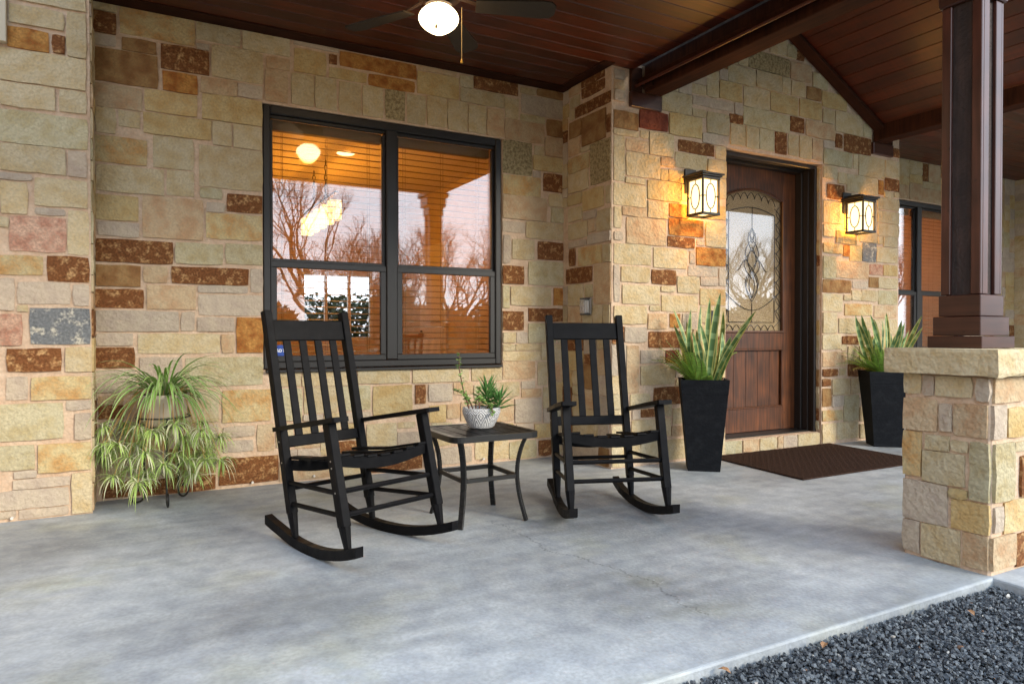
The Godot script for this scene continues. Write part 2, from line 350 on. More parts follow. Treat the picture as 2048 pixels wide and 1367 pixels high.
# stones as [left, bottom, right, top, kind] in millimetres on each wall's face
const STONES := {
	"window_wall": [[-201,2877,-64,3010,"m"], [-50,2896,380,3076,"w"], [-194,3014,-59,3076,"b"], [384,2946,657,3066,"b"], [-195,2801,-68,2872,"l"], [-40,2797,158,2879,"t"], [-185,2583,165,2792,"t"], [176,2720,466,2881,"m"], [384,2885,466,2926,"l"], [477,2720,803,2934,"b"], [186,2584,394,2710,"o"], [409,2609,635,2715,"k"], [640,2619,798,2707,"l"], [-190,2428,71,2571,"k"], [85,2437,393,2578,"g"], [416,2435,794,2605,"g"], [-180,2265,-70,2424,"b"], [-60,2319,63,2424,"b"], [76,2298,476,2431,"g"], [480,2274,601,2431,"b"], [609,2273,794,2431,"b"], [-188,2088,102,2251,"w"], [131,2089,368,2293,"b"], [399,1995,794,2268,"b"], [-179,1912,195,2078,"b"], [209,1919,371,2084,"b"], [402,1918,538,1991,"p"], [441,1834,554,1899,"l"], [566,1845,794,1968,"m"], [-183,1734,53,1893,"g"], [70,1640,425,1906,"k"], [437,1660,794,1830,"w"], [-174,1636,56,1726,"l"], [-185,1477,246,1621,"m"], [257,1487,544,1624,"p"], [557,1496,794,1636,"p"], [-186,1325,62,1460,"t"], [72,1357,211,1461,"k"], [233,1356,705,1468,"m"], [713,1312,794,1472,"l"], [-190,1190,79,1313,"m"], [90,1187,380,1343,"k"], [388,1302,700,1351,"l"], [391,1154,794,1293,"l"], [-187,1047,278,1179,"l"], [289,1052,371,1175,"l"], [383,1048,612,1143,"l"], [624,903,794,1146,"o"], [-184,957,19,1038,"l"], [40,908,526,1034,"b"], [530,904,611,1030,"k"], [311,687,794,878,"p"], [-193,821,25,950,"m"], [533,439,844,656,"w"], [-194,668,30,810,"l"], [-177,505,-37,590,"m"], [-169,405,-37,491,"l"], [-158,14,54,112,"m"], [66,8,493,105,"m"], [853,666,1045,778,"b"], [1054,663,1443,770,"b"], [50,684,293,884,"l"], [49,454,513,656,"b"], [-21,291,198,449,"g"], [213,301,513,440,"l"], [-170,119,-27,400,"b"], [-22,132,197,283,"l"], [212,113,493,294,"t"], [536,342,739,416,"l"], [535,240,730,319,"l"], [752,231,867,419,"k"], [510,25,893,203,"m"], [904,428,1054,656,"p"], [1064,472,1303,658,"b"], [1308,478,1545,658,"p"], [1059,419,1200,467,"l"], [1343,391,1545,466,"l"], [1304,176,1456,260,"m"], [1018,161,1181,229,"l"], [877,248,991,411,"b"], [897,15,1264,156,"k"], [1210,279,1322,391,"b"], [1333,268,1496,382,"g"], [1447,667,1852,773,"b"], [1869,659,2337,762,"b"], [2361,659,2634,765,"b"], [1562,412,1868,649,"g"], [1889,501,1976,649,"m"], [1997,513,2197,652,"l"], [2206,557,2373,654,"k"], [2556,524,2795,645,"b"], [2811,583,2946,646,"l"], [2811,510,3005,579,"k"], [2641,662,2946,809,"k"], [2967,604,3065,804,"b"], [2001,352,2145,487,"g"], [2149,376,2258,488,"k"], [2565,326,2742,500,"k"], [2749,304,3005,503,"l"], [2938,167,3091,287,"g"], [1515,174,1746,372,"b"], [1751,325,1892,371,"b"], [1751,196,1933,297,"l"], [1545,11,1950,127,"m"], [2051,24,2364,152,"l"], [2392,35,2508,182,"b"], [2513,22,2695,179,"b"], [2699,12,2956,155,"p"], [2978,15,3106,148,"m"], [2026,168,2188,255,"b"], [2383,517,2550,631,"b"], [2267,348,2555,503,"k"], [2197,199,2472,328,"b"], [2491,187,2742,311,"g"], [2763,171,2926,297,"l"], [813,2617,962,2837,"k"], [986,2622,1140,2840,"b"], [1148,2618,1301,2846,"b"], [1316,2615,1479,2841,"b"], [1489,2617,1644,2840,"b"], [1661,2618,1815,2838,"u"], [1827,2612,1979,2835,"b"], [1990,2617,2154,2844,"b"], [2159,2610,2327,2839,"b"], [2333,2614,2491,2834,"b"], [2498,2610,2653,2833,"k"], [668,2939,979,3076,"b"], [819,2842,978,2923,"k"], [1004,2850,1226,3014,"g"], [1247,2945,1307,3017,"m"], [1322,2946,1907,3056,"o"], [1246,2850,1522,2926,"g"], [1532,2844,1893,2930,"o"], [1004,3032,1318,3076,"l"], [1911,2848,2257,3020,"g"], [1918,3024,2236,3076,"k"], [2262,2958,2377,3049,"b"], [2383,2963,2781,3062,"m"], [2263,2844,2653,2953,"b"], [2660,2776,2789,2942,"b"], [2812,2836,3221,2993,"l"], [2804,2998,2951,3047,"b"], [2959,2998,3221,3060,"t"], [2660,2606,3030,2771,"k"], [3054,2682,3221,2820,"t"], [3035,2512,3221,2675,"k"], [2641,2330,2915,2600,"u"], [2932,2513,3029,2589,"b"], [2922,2385,3221,2508,"g"], [2920,2325,2999,2379,"l"], [3021,2219,3221,2372,"m"], [2641,2163,2999,2320,"w"], [2641,1964,3054,2158,"k"], [3076,2098,3221,2205,"b"], [3096,1966,3221,2093,"p"], [2641,1858,2848,1945,"l"], [2854,1819,3221,1960,"b"], [2725,1642,2940,1805,"b"], [2967,1648,3221,1801,"m"], [2645,1605,2714,1836,"l"], [2878,1439,3221,1635,"p"], [2641,1437,2838,1587,"m"], [2641,1240,2704,1426,"p"], [2711,1265,3100,1421,"b"], [3122,1271,3221,1422,"o"], [2641,1062,2838,1220,"m"], [2879,1136,3221,1247,"m"], [2641,958,2761,1049,"b"], [2766,957,2872,1049,"l"], [2879,956,3150,1122,"p"], [3163,955,3221,1128,"b"], [1281,13,1539,171,"b"], [1961,13,2039,151,"k"], [3121,13,3219,91,"b"], [3121,93,3219,171,"p"], [1761,133,1959,191,"g"], [901,173,1019,231,"l"], [1181,173,1299,271,"b"], [3121,173,3219,291,"b"], [1001,233,1179,311,"k"], [2021,253,2199,351,"b"], [3021,293,3099,411,"l"], [3121,293,3219,451,"p"], [1001,313,1179,411,"b"], [1201,393,1339,471,"b"], [3021,413,3099,591,"b"], [3101,453,3219,631,"g"], [-179,593,-41,651,"k"], [3101,633,3219,791,"k"], [3101,793,3219,951,"b"], [2641,813,2999,891,"b"], [3001,813,3079,951,"b"], [2641,893,2759,951,"b"], [2761,893,2999,951,"b"], [2801,2773,3039,2831,"p"]],
	"entry_return": [[-4885,2890,-4741,2982,"b"], [-4713,2921,-4399,3005,"m"], [-4809,2795,-4324,2886,"m"], [-4885,2798,-4813,2886,"b"], [-4900,2643,-4726,2781,"t"], [-4712,2541,-4385,2774,"t"], [-4907,2498,-4733,2638,"k"], [-4726,2495,-4596,2536,"b"], [-4592,2205,-4324,2534,"u"], [-4915,2355,-4610,2484,"w"], [-4907,2193,-4617,2351,"b"], [-4914,2092,-4703,2184,"g"], [-4698,2019,-4410,2180,"g"], [-4392,2034,-4324,2166,"b"], [-4380,2570,-4324,2711,"m"], [-4906,1958,-4703,2071,"b"], [-4696,1946,-4511,2011,"l"], [-4506,1831,-4324,1997,"b"], [-4906,1811,-4630,1941,"b"], [-4617,1840,-4518,1941,"k"], [-4626,1743,-4324,1823,"l"], [-4906,1741,-4644,1795,"l"], [-4762,1583,-4436,1729,"w"], [-4890,1592,-4806,1736,"m"], [-4424,1583,-4324,1725,"b"], [-4937,1446,-4566,1571,"m"], [-4539,1271,-4324,1578,"k"], [-4913,1264,-4687,1436,"b"], [-4673,1327,-4559,1429,"p"], [-4905,1126,-4708,1252,"k"], [-4552,1113,-4421,1261,"b"], [-4416,1111,-4329,1257,"b"], [-4999,13,-4841,211,"l"], [-4839,13,-4481,211,"l"], [-4479,13,-4341,151,"t"], [-4479,153,-4341,351,"l"], [-4999,213,-4841,411,"m"], [-4839,213,-4481,351,"b"], [-4839,353,-4681,531,"b"], [-4679,353,-4501,431,"b"], [-4499,353,-4341,551,"l"], [-4999,413,-4841,591,"m"], [-4679,433,-4501,591,"k"], [-4839,533,-4681,611,"p"], [-4499,553,-4341,711,"l"], [-4999,593,-4841,731,"w"], [-4679,593,-4501,791,"t"], [-4839,613,-4681,731,"b"], [-4499,713,-4341,911,"k"], [-4999,733,-4681,891,"g"], [-4679,793,-4501,871,"m"], [-4679,873,-4501,1011,"l"], [-4999,893,-4681,1111,"m"], [-4499,913,-4341,1111,"b"], [-4679,1013,-4501,1111,"g"], [-4999,1113,-4921,1271,"b"], [-4699,1113,-4561,1251,"b"], [-4679,1253,-4561,1311,"b"], [-4999,1273,-4921,1431,"l"], [-4999,2093,-4921,2171,"b"], [-4999,2173,-4921,2251,"l"], [-4999,2253,-4921,2451,"b"], [-4999,2453,-4921,2631,"l"], [-4999,2633,-4921,2731,"m"], [-4999,2733,-4921,2831,"w"], [-4999,2833,-4901,2951,"g"], [-4999,2953,-4901,3071,"l"], [-4899,2993,-4721,3071,"k"], [-4719,3013,-4401,3071,"m"]],
	"entry_wall": [[3241,2808,3341,2894,"l"], [3236,2602,3475,2740,"t"], [3482,2636,3769,2779,"r"], [3236,2551,3476,2598,"b"], [3488,2560,3577,2619,"b"], [3237,2203,3342,2543,"b"], [3353,2439,3577,2539,"k"], [3582,2441,3833,2623,"b"], [3354,2251,3691,2435,"b"], [3696,2363,3834,2436,"k"], [3696,2250,3776,2343,"g"], [3780,2247,3958,2345,"g"], [3703,2804,4022,2968,"b"], [3782,2628,4134,2800,"g"], [4031,2902,4492,2978,"l"], [4031,2804,4179,2874,"b"], [4188,2694,4440,2872,"b"], [4139,2604,4422,2689,"l"], [3879,2502,4271,2600,"m"], [3847,2371,4192,2498,"b"], [4287,2486,4404,2600,"b"], [4196,2336,4404,2481,"b"], [4196,2165,4404,2327,"b"], [3347,2192,3547,2243,"b"], [3237,2017,3558,2187,"b"], [3562,2087,3904,2242,"g"], [3565,1944,3776,2081,"b"], [3315,1941,3558,2012,"k"], [3238,1842,3309,2006,"b"], [3781,1969,3987,2080,"o"], [3909,2107,4192,2242,"b"], [3995,1986,4404,2103,"g"], [3355,1731,3756,1936,"k"], [3781,1822,4154,1964,"o"], [4175,1755,4404,1959,"b"], [3238,1749,3324,1816,"l"], [3769,1728,4060,1818,"m"], [4080,1757,4166,1807,"l"], [3238,1568,3605,1726,"b"], [3623,1557,3972,1717,"b"], [4002,1606,4060,1706,"l"], [4074,1595,4404,1747,"o"], [3239,1275,3295,1561,"l"], [3306,1434,3585,1553,"b"], [3608,1424,3858,1542,"m"], [3986,1506,4316,1590,"l"], [4326,1433,4404,1583,"l"], [3872,1362,4111,1501,"b"], [4116,1428,4317,1501,"l"], [3317,1264,3689,1412,"b"], [3702,1368,3848,1417,"b"], [3707,1211,4095,1343,"b"], [4116,1268,4404,1408,"w"], [3239,1108,3560,1250,"b"], [3588,1215,3700,1259,"b"], [3568,1069,3763,1195,"k"], [3793,1082,3908,1197,"o"], [3927,1070,4084,1199,"l"], [3342,969,3561,1088,"l"], [3578,922,4029,1053,"m"], [4127,1123,4404,1259,"b"], [3362,573,3482,943,"k"], [3496,799,3725,906,"l"], [3751,799,3891,904,"r"], [3496,628,3845,784,"b"], [3850,678,3938,784,"l"], [3628,470,3950,610,"m"], [3394,449,3598,568,"b"], [3502,376,3653,445,"m"], [3827,305,3962,437,"b"], [3416,366,3498,442,"l"], [3810,212,3975,295,"k"], [3747,215,3805,360,"b"], [3411,266,3665,361,"b"], [3770,22,3987,185,"b"], [3503,55,3676,193,"b"], [3417,66,3498,185,"b"], [5263,3492,5367,3578,"m"], [4658,3315,5176,3475,"u"], [5187,3310,5467,3469,"k"], [5479,3287,5688,3422,"p"], [4418,3156,4746,3301,"b"], [4756,3162,5073,3310,"b"], [5078,3166,5182,3310,"b"], [5198,3165,5379,3298,"b"], [5401,3166,5598,3282,"t"], [5611,3130,5961,3274,"g"], [4327,3000,4589,3152,"g"], [4607,2980,4927,3152,"b"], [4937,2988,5293,3157,"g"], [5304,2993,5606,3154,"g"], [5622,2983,5794,3113,"b"], [5799,2927,6201,3122,"b"], [4600,2820,5179,2975,"p"], [5183,2842,5371,2981,"m"], [5393,2832,5794,2978,"k"], [6206,2937,6334,3057,"p"], [5799,2777,5901,2908,"m"], [5925,2757,6334,2923,"m"], [4454,2629,4626,2815,"b"], [4635,2626,4793,2815,"b"], [4803,2630,4984,2815,"p"], [4994,2620,5142,2815,"m"], [5163,2626,5295,2815,"b"], [5307,2619,5471,2827,"b"], [5483,2625,5622,2821,"k"], [5634,2753,5794,2827,"l"], [5635,2604,6040,2749,"p"], [6065,2607,6138,2753,"b"], [6143,2556,6544,2753,"b"], [6548,2583,6779,2751,"b"], [6663,2793,6777,2881,"m"], [5636,2476,5829,2592,"b"], [5843,2447,5967,2551,"b"], [5972,2386,6442,2551,"b"], [6446,2400,6534,2544,"o"], [6549,2452,6781,2577,"m"], [5688,2294,5936,2432,"m"], [6539,2382,6687,2441,"b"], [6436,2259,6783,2378,"b"], [5636,2064,5927,2270,"b"], [5941,2025,6411,2314,"b"], [6437,2128,6784,2245,"b"], [5636,1938,5802,2055,"b"], [5816,1886,6123,2005,"g"], [6159,1920,6435,2020,"b"], [6449,1998,6785,2122,"b"], [6529,1892,6753,1994,"b"], [5636,1785,5914,1879,"w"], [5919,1764,6012,1876,"o"], [6017,1724,6201,1881,"g"], [6205,1734,6420,1916,"s"], [6425,1739,6755,1888,"b"], [5636,1548,5819,1759,"p"], [5823,1561,6304,1719,"k"], [6322,1608,6527,1714,"q"], [6532,1608,6756,1716,"g"], [5636,1418,6040,1543,"t"], [6057,1468,6293,1541,"l"], [6310,1483,6449,1589,"t"], [6454,1481,6758,1589,"b"], [5636,1243,5918,1408,"b"], [5934,1350,6041,1406,"b"], [6046,1353,6191,1450,"b"], [6196,1350,6450,1456,"b"], [6455,1323,6759,1464,"p"], [5947,1208,6360,1321,"w"], [5636,1038,5835,1234,"b"], [5863,1038,6207,1183,"b"], [6211,1087,6348,1193,"b"], [5913,934,6221,1014,"m"], [5636,888,5897,1030,"b"], [6000,772,6158,917,"b"], [6163,778,6324,916,"p"], [5636,722,5972,864,"k"], [5636,637,5851,708,"m"], [5879,640,5973,711,"b"], [6001,626,6261,747,"m"], [5636,544,5755,615,"m"], [5771,457,6023,609,"b"], [6040,463,6263,609,"b"], [5636,355,5767,528,"t"], [5772,348,5938,451,"l"], [5943,201,6163,451,"p"], [6167,337,6290,427,"l"], [5636,217,5927,320,"w"], [6181,190,6304,329,"b"], [5636,15,5831,196,"b"], [5847,35,6165,196,"b"], [6182,25,6331,164,"b"], [6391,1189,6747,1313,"k"], [6392,1022,6748,1180,"b"], [6368,872,6750,1013,"g"], [6369,739,6751,863,"b"], [6344,556,6753,730,"l"], [6320,373,6755,547,"b"], [6321,189,6757,364,"b"], [6349,8,6758,180,"g"], [3221,13,3379,211,"b"], [4001,13,4119,211,"b"], [4121,13,4299,211,"g"], [4301,13,4399,151,"b"], [3681,53,3759,211,"t"], [4301,153,4399,231,"k"], [3401,193,3559,251,"b"], [3561,193,3679,251,"k"], [3221,213,3379,331,"b"], [3981,213,4299,371,"l"], [4301,233,4399,351,"b"], [3221,333,3399,451,"b"], [4301,353,4399,531,"g"], [3741,373,3819,471,"b"], [3981,373,4199,491,"b"], [4201,373,4299,511,"w"], [3221,453,3379,571,"b"], [3981,493,4199,611,"g"], [4201,513,4299,671,"b"], [4301,533,4399,651,"b"], [3221,573,3359,711,"b"], [3861,613,4119,671,"b"], [4121,613,4199,771,"b"], [4301,653,4399,831,"w"], [3941,673,4119,751,"p"], [4201,673,4299,851,"l"], [6261,693,6339,771,"l"], [3221,713,3359,951,"l"], [3941,753,4119,831,"b"], [4121,773,4199,971,"g"], [3941,833,4119,911,"g"], [4301,833,4399,1011,"m"], [4201,853,4299,1031,"l"], [5901,873,5979,931,"b"], [4041,913,4119,1011,"l"], [6221,933,6339,1071,"p"], [3221,953,3339,1091,"m"], [4121,973,4199,1111,"b"], [4041,1013,4119,1071,"k"], [4301,1013,4399,1111,"b"], [4201,1033,4299,1111,"g"], [6441,1913,6519,1991,"b"], [3961,2253,4179,2371,"l"], [5941,2313,6419,2371,"b"], [6701,2393,6779,2451,"b"], [4441,2813,4599,2891,"m"], [3241,2893,3339,2971,"k"], [4501,2893,4599,2991,"l"], [3241,2973,3339,3051,"l"], [3701,2973,3879,3051,"b"], [3881,2973,4019,3151,"l"], [4021,2993,4179,3071,"b"], [4181,2993,4319,3131,"b"], [4021,3073,4179,3231,"l"], [4181,3133,4319,3211,"b"], [4321,3153,4419,3251,"l"], [4181,3213,4319,3311,"g"], [4321,3253,4419,3391,"t"], [4421,3313,4539,3431,"b"], [4541,3313,4659,3491,"b"], [4921,3493,5139,3671,"b"], [5141,3493,5259,3611,"p"]],
	"wing_wall": [[-575,2731,-317,2837,"b"], [-306,2597,-212,2851,"b"], [-585,2598,-387,2714,"o"], [-377,2603,-311,2706,"m"], [-617,2413,-213,2591,"b"], [-618,2276,-361,2409,"b"], [-346,2281,-210,2409,"b"], [-619,2079,-206,2257,"p"], [-620,1925,-312,2074,"b"], [-306,1920,-212,2068,"l"], [-621,1873,-474,1913,"l"], [-617,1688,-493,1868,"b"], [-465,1745,-208,1903,"b"], [-461,1696,-318,1737,"l"], [-308,1482,-204,1732,"b"], [-579,1488,-314,1683,"q"], [-561,2864,-211,2965,"b"], [-624,1356,-424,1464,"w"], [-408,1325,-203,1470,"m"], [-625,1161,-554,1340,"l"], [-544,1197,-296,1321,"l"], [-285,1190,-203,1313,"l"], [-549,1151,-495,1192,"b"], [-490,972,-200,1179,"s"], [-626,968,-523,1142,"q"], [-596,822,-342,953,"m"], [-326,816,-196,957,"b"], [-601,668,-498,798,"l"], [-487,659,-197,792,"w"], [-630,442,-334,646,"p"], [-323,598,-197,655,"l"], [-284,430,-198,582,"l"], [-631,280,-468,421,"p"], [-457,254,-199,416,"w"], [-568,231,-462,275,"l"], [-573,174,-303,227,"l"], [-632,65,-308,169,"l"], [-298,8,-195,242,"b"], [-633,18,-557,60,"l"], [-547,8,-313,60,"l"], [-1099,13,-981,131,"l"], [-979,13,-641,131,"b"], [-1099,133,-941,211,"p"], [-939,133,-781,271,"l"], [-779,133,-641,331,"b"], [-1099,213,-941,311,"m"], [-939,273,-781,471,"l"], [-1099,313,-941,471,"b"], [-779,333,-641,471,"b"], [-1099,473,-881,611,"l"], [-879,473,-641,611,"b"], [-1099,613,-981,751,"k"], [-979,613,-641,711,"w"], [-979,713,-721,871,"b"], [-719,713,-641,851,"g"], [-1099,753,-981,851,"g"], [-1099,853,-981,1011,"b"], [-719,853,-641,1031,"b"], [-979,873,-721,971,"b"], [-979,973,-721,1131,"b"], [-1099,1013,-981,1111,"k"], [-719,1033,-641,1211,"p"], [-1099,1113,-981,1191,"b"], [-979,1133,-721,1331,"b"], [-1099,1193,-981,1311,"b"], [-719,1213,-641,1311,"b"], [-1099,1313,-981,1471,"w"], [-719,1313,-641,1391,"b"], [-979,1333,-801,1471,"k"], [-799,1333,-721,1411,"l"], [-719,1393,-641,1511,"b"], [-799,1413,-721,1511,"w"], [-1099,1473,-981,1631,"l"], [-979,1473,-801,1671,"b"], [-799,1513,-641,1611,"k"], [-799,1613,-581,1671,"b"], [-1099,1633,-981,1791,"g"], [-979,1673,-621,1751,"p"], [-979,1753,-821,1931,"b"], [-819,1753,-621,1891,"w"], [-1099,1793,-981,1931,"m"], [-819,1893,-621,2071,"k"], [-1099,1933,-821,2071,"g"], [-1099,2073,-781,2251,"b"], [-779,2073,-621,2171,"m"], [-779,2173,-621,2271,"g"], [-1099,2253,-941,2391,"k"], [-939,2253,-781,2391,"l"], [-779,2273,-621,2351,"b"], [-779,2353,-621,2531,"p"], [-1099,2393,-781,2471,"k"], [-1099,2473,-781,2651,"g"], [-779,2533,-621,2651,"b"], [-1099,2653,-941,2791,"g"], [-939,2653,-721,2771,"b"], [-719,2653,-621,2791,"b"], [-939,2773,-721,2871,"k"], [-1099,2793,-941,2931,"m"], [-719,2793,-621,2931,"b"], [-939,2873,-721,2951,"t"], [-1099,2933,-941,3011,"b"], [-719,2933,-621,3091,"p"], [-939,2953,-721,3131,"g"], [-559,2973,-201,3111,"g"], [-1099,3013,-941,3091,"b"], [-1099,3093,-941,3191,"l"], [-719,3093,-601,3191,"b"], [-559,3113,-201,3191,"b"], [-939,3133,-721,3191,"g"]],
	"wing_return": [[-4999,13,-4701,171,"k"], [-4999,173,-4881,251,"l"], [-4879,173,-4701,351,"b"], [-4999,253,-4881,331,"l"], [-4999,333,-4881,511,"m"], [-4879,353,-4701,431,"p"], [-4879,433,-4701,531,"b"], [-4999,513,-4881,631,"m"], [-4879,533,-4701,711,"p"], [-4999,633,-4881,711,"p"], [-4999,713,-4701,811,"b"], [-4999,813,-4701,1011,"g"], [-4999,1013,-4701,1171,"m"], [-4999,1173,-4701,1271,"k"], [-4999,1273,-4781,1391,"b"], [-4779,1273,-4701,1371,"b"], [-4779,1373,-4701,1551,"b"], [-4999,1393,-4781,1491,"p"], [-4999,1493,-4781,1571,"l"], [-4779,1553,-4701,1731,"p"], [-4999,1573,-4781,1731,"k"], [-4999,1733,-4841,1851,"w"], [-4839,1733,-4701,1911,"p"], [-4999,1853,-4841,1991,"w"], [-4839,1913,-4701,2031,"b"], [-4999,1993,-4841,2131,"b"], [-4839,2033,-4701,2151,"p"], [-4999,2133,-4841,2251,"l"], [-4839,2153,-4701,2331,"b"], [-4999,2253,-4841,2351,"b"], [-4839,2333,-4701,2471,"k"], [-4999,2353,-4841,2451,"g"], [-4999,2453,-4841,2531,"b"], [-4839,2473,-4701,2591,"b"], [-4999,2533,-4841,2691,"b"], [-4839,2593,-4701,2751,"b"], [-4999,2693,-4841,2851,"p"], [-4839,2753,-4701,2851,"b"], [-4999,2853,-4781,3051,"b"], [-4779,2853,-4701,2931,"l"], [-4779,2933,-4701,3051,"p"]],
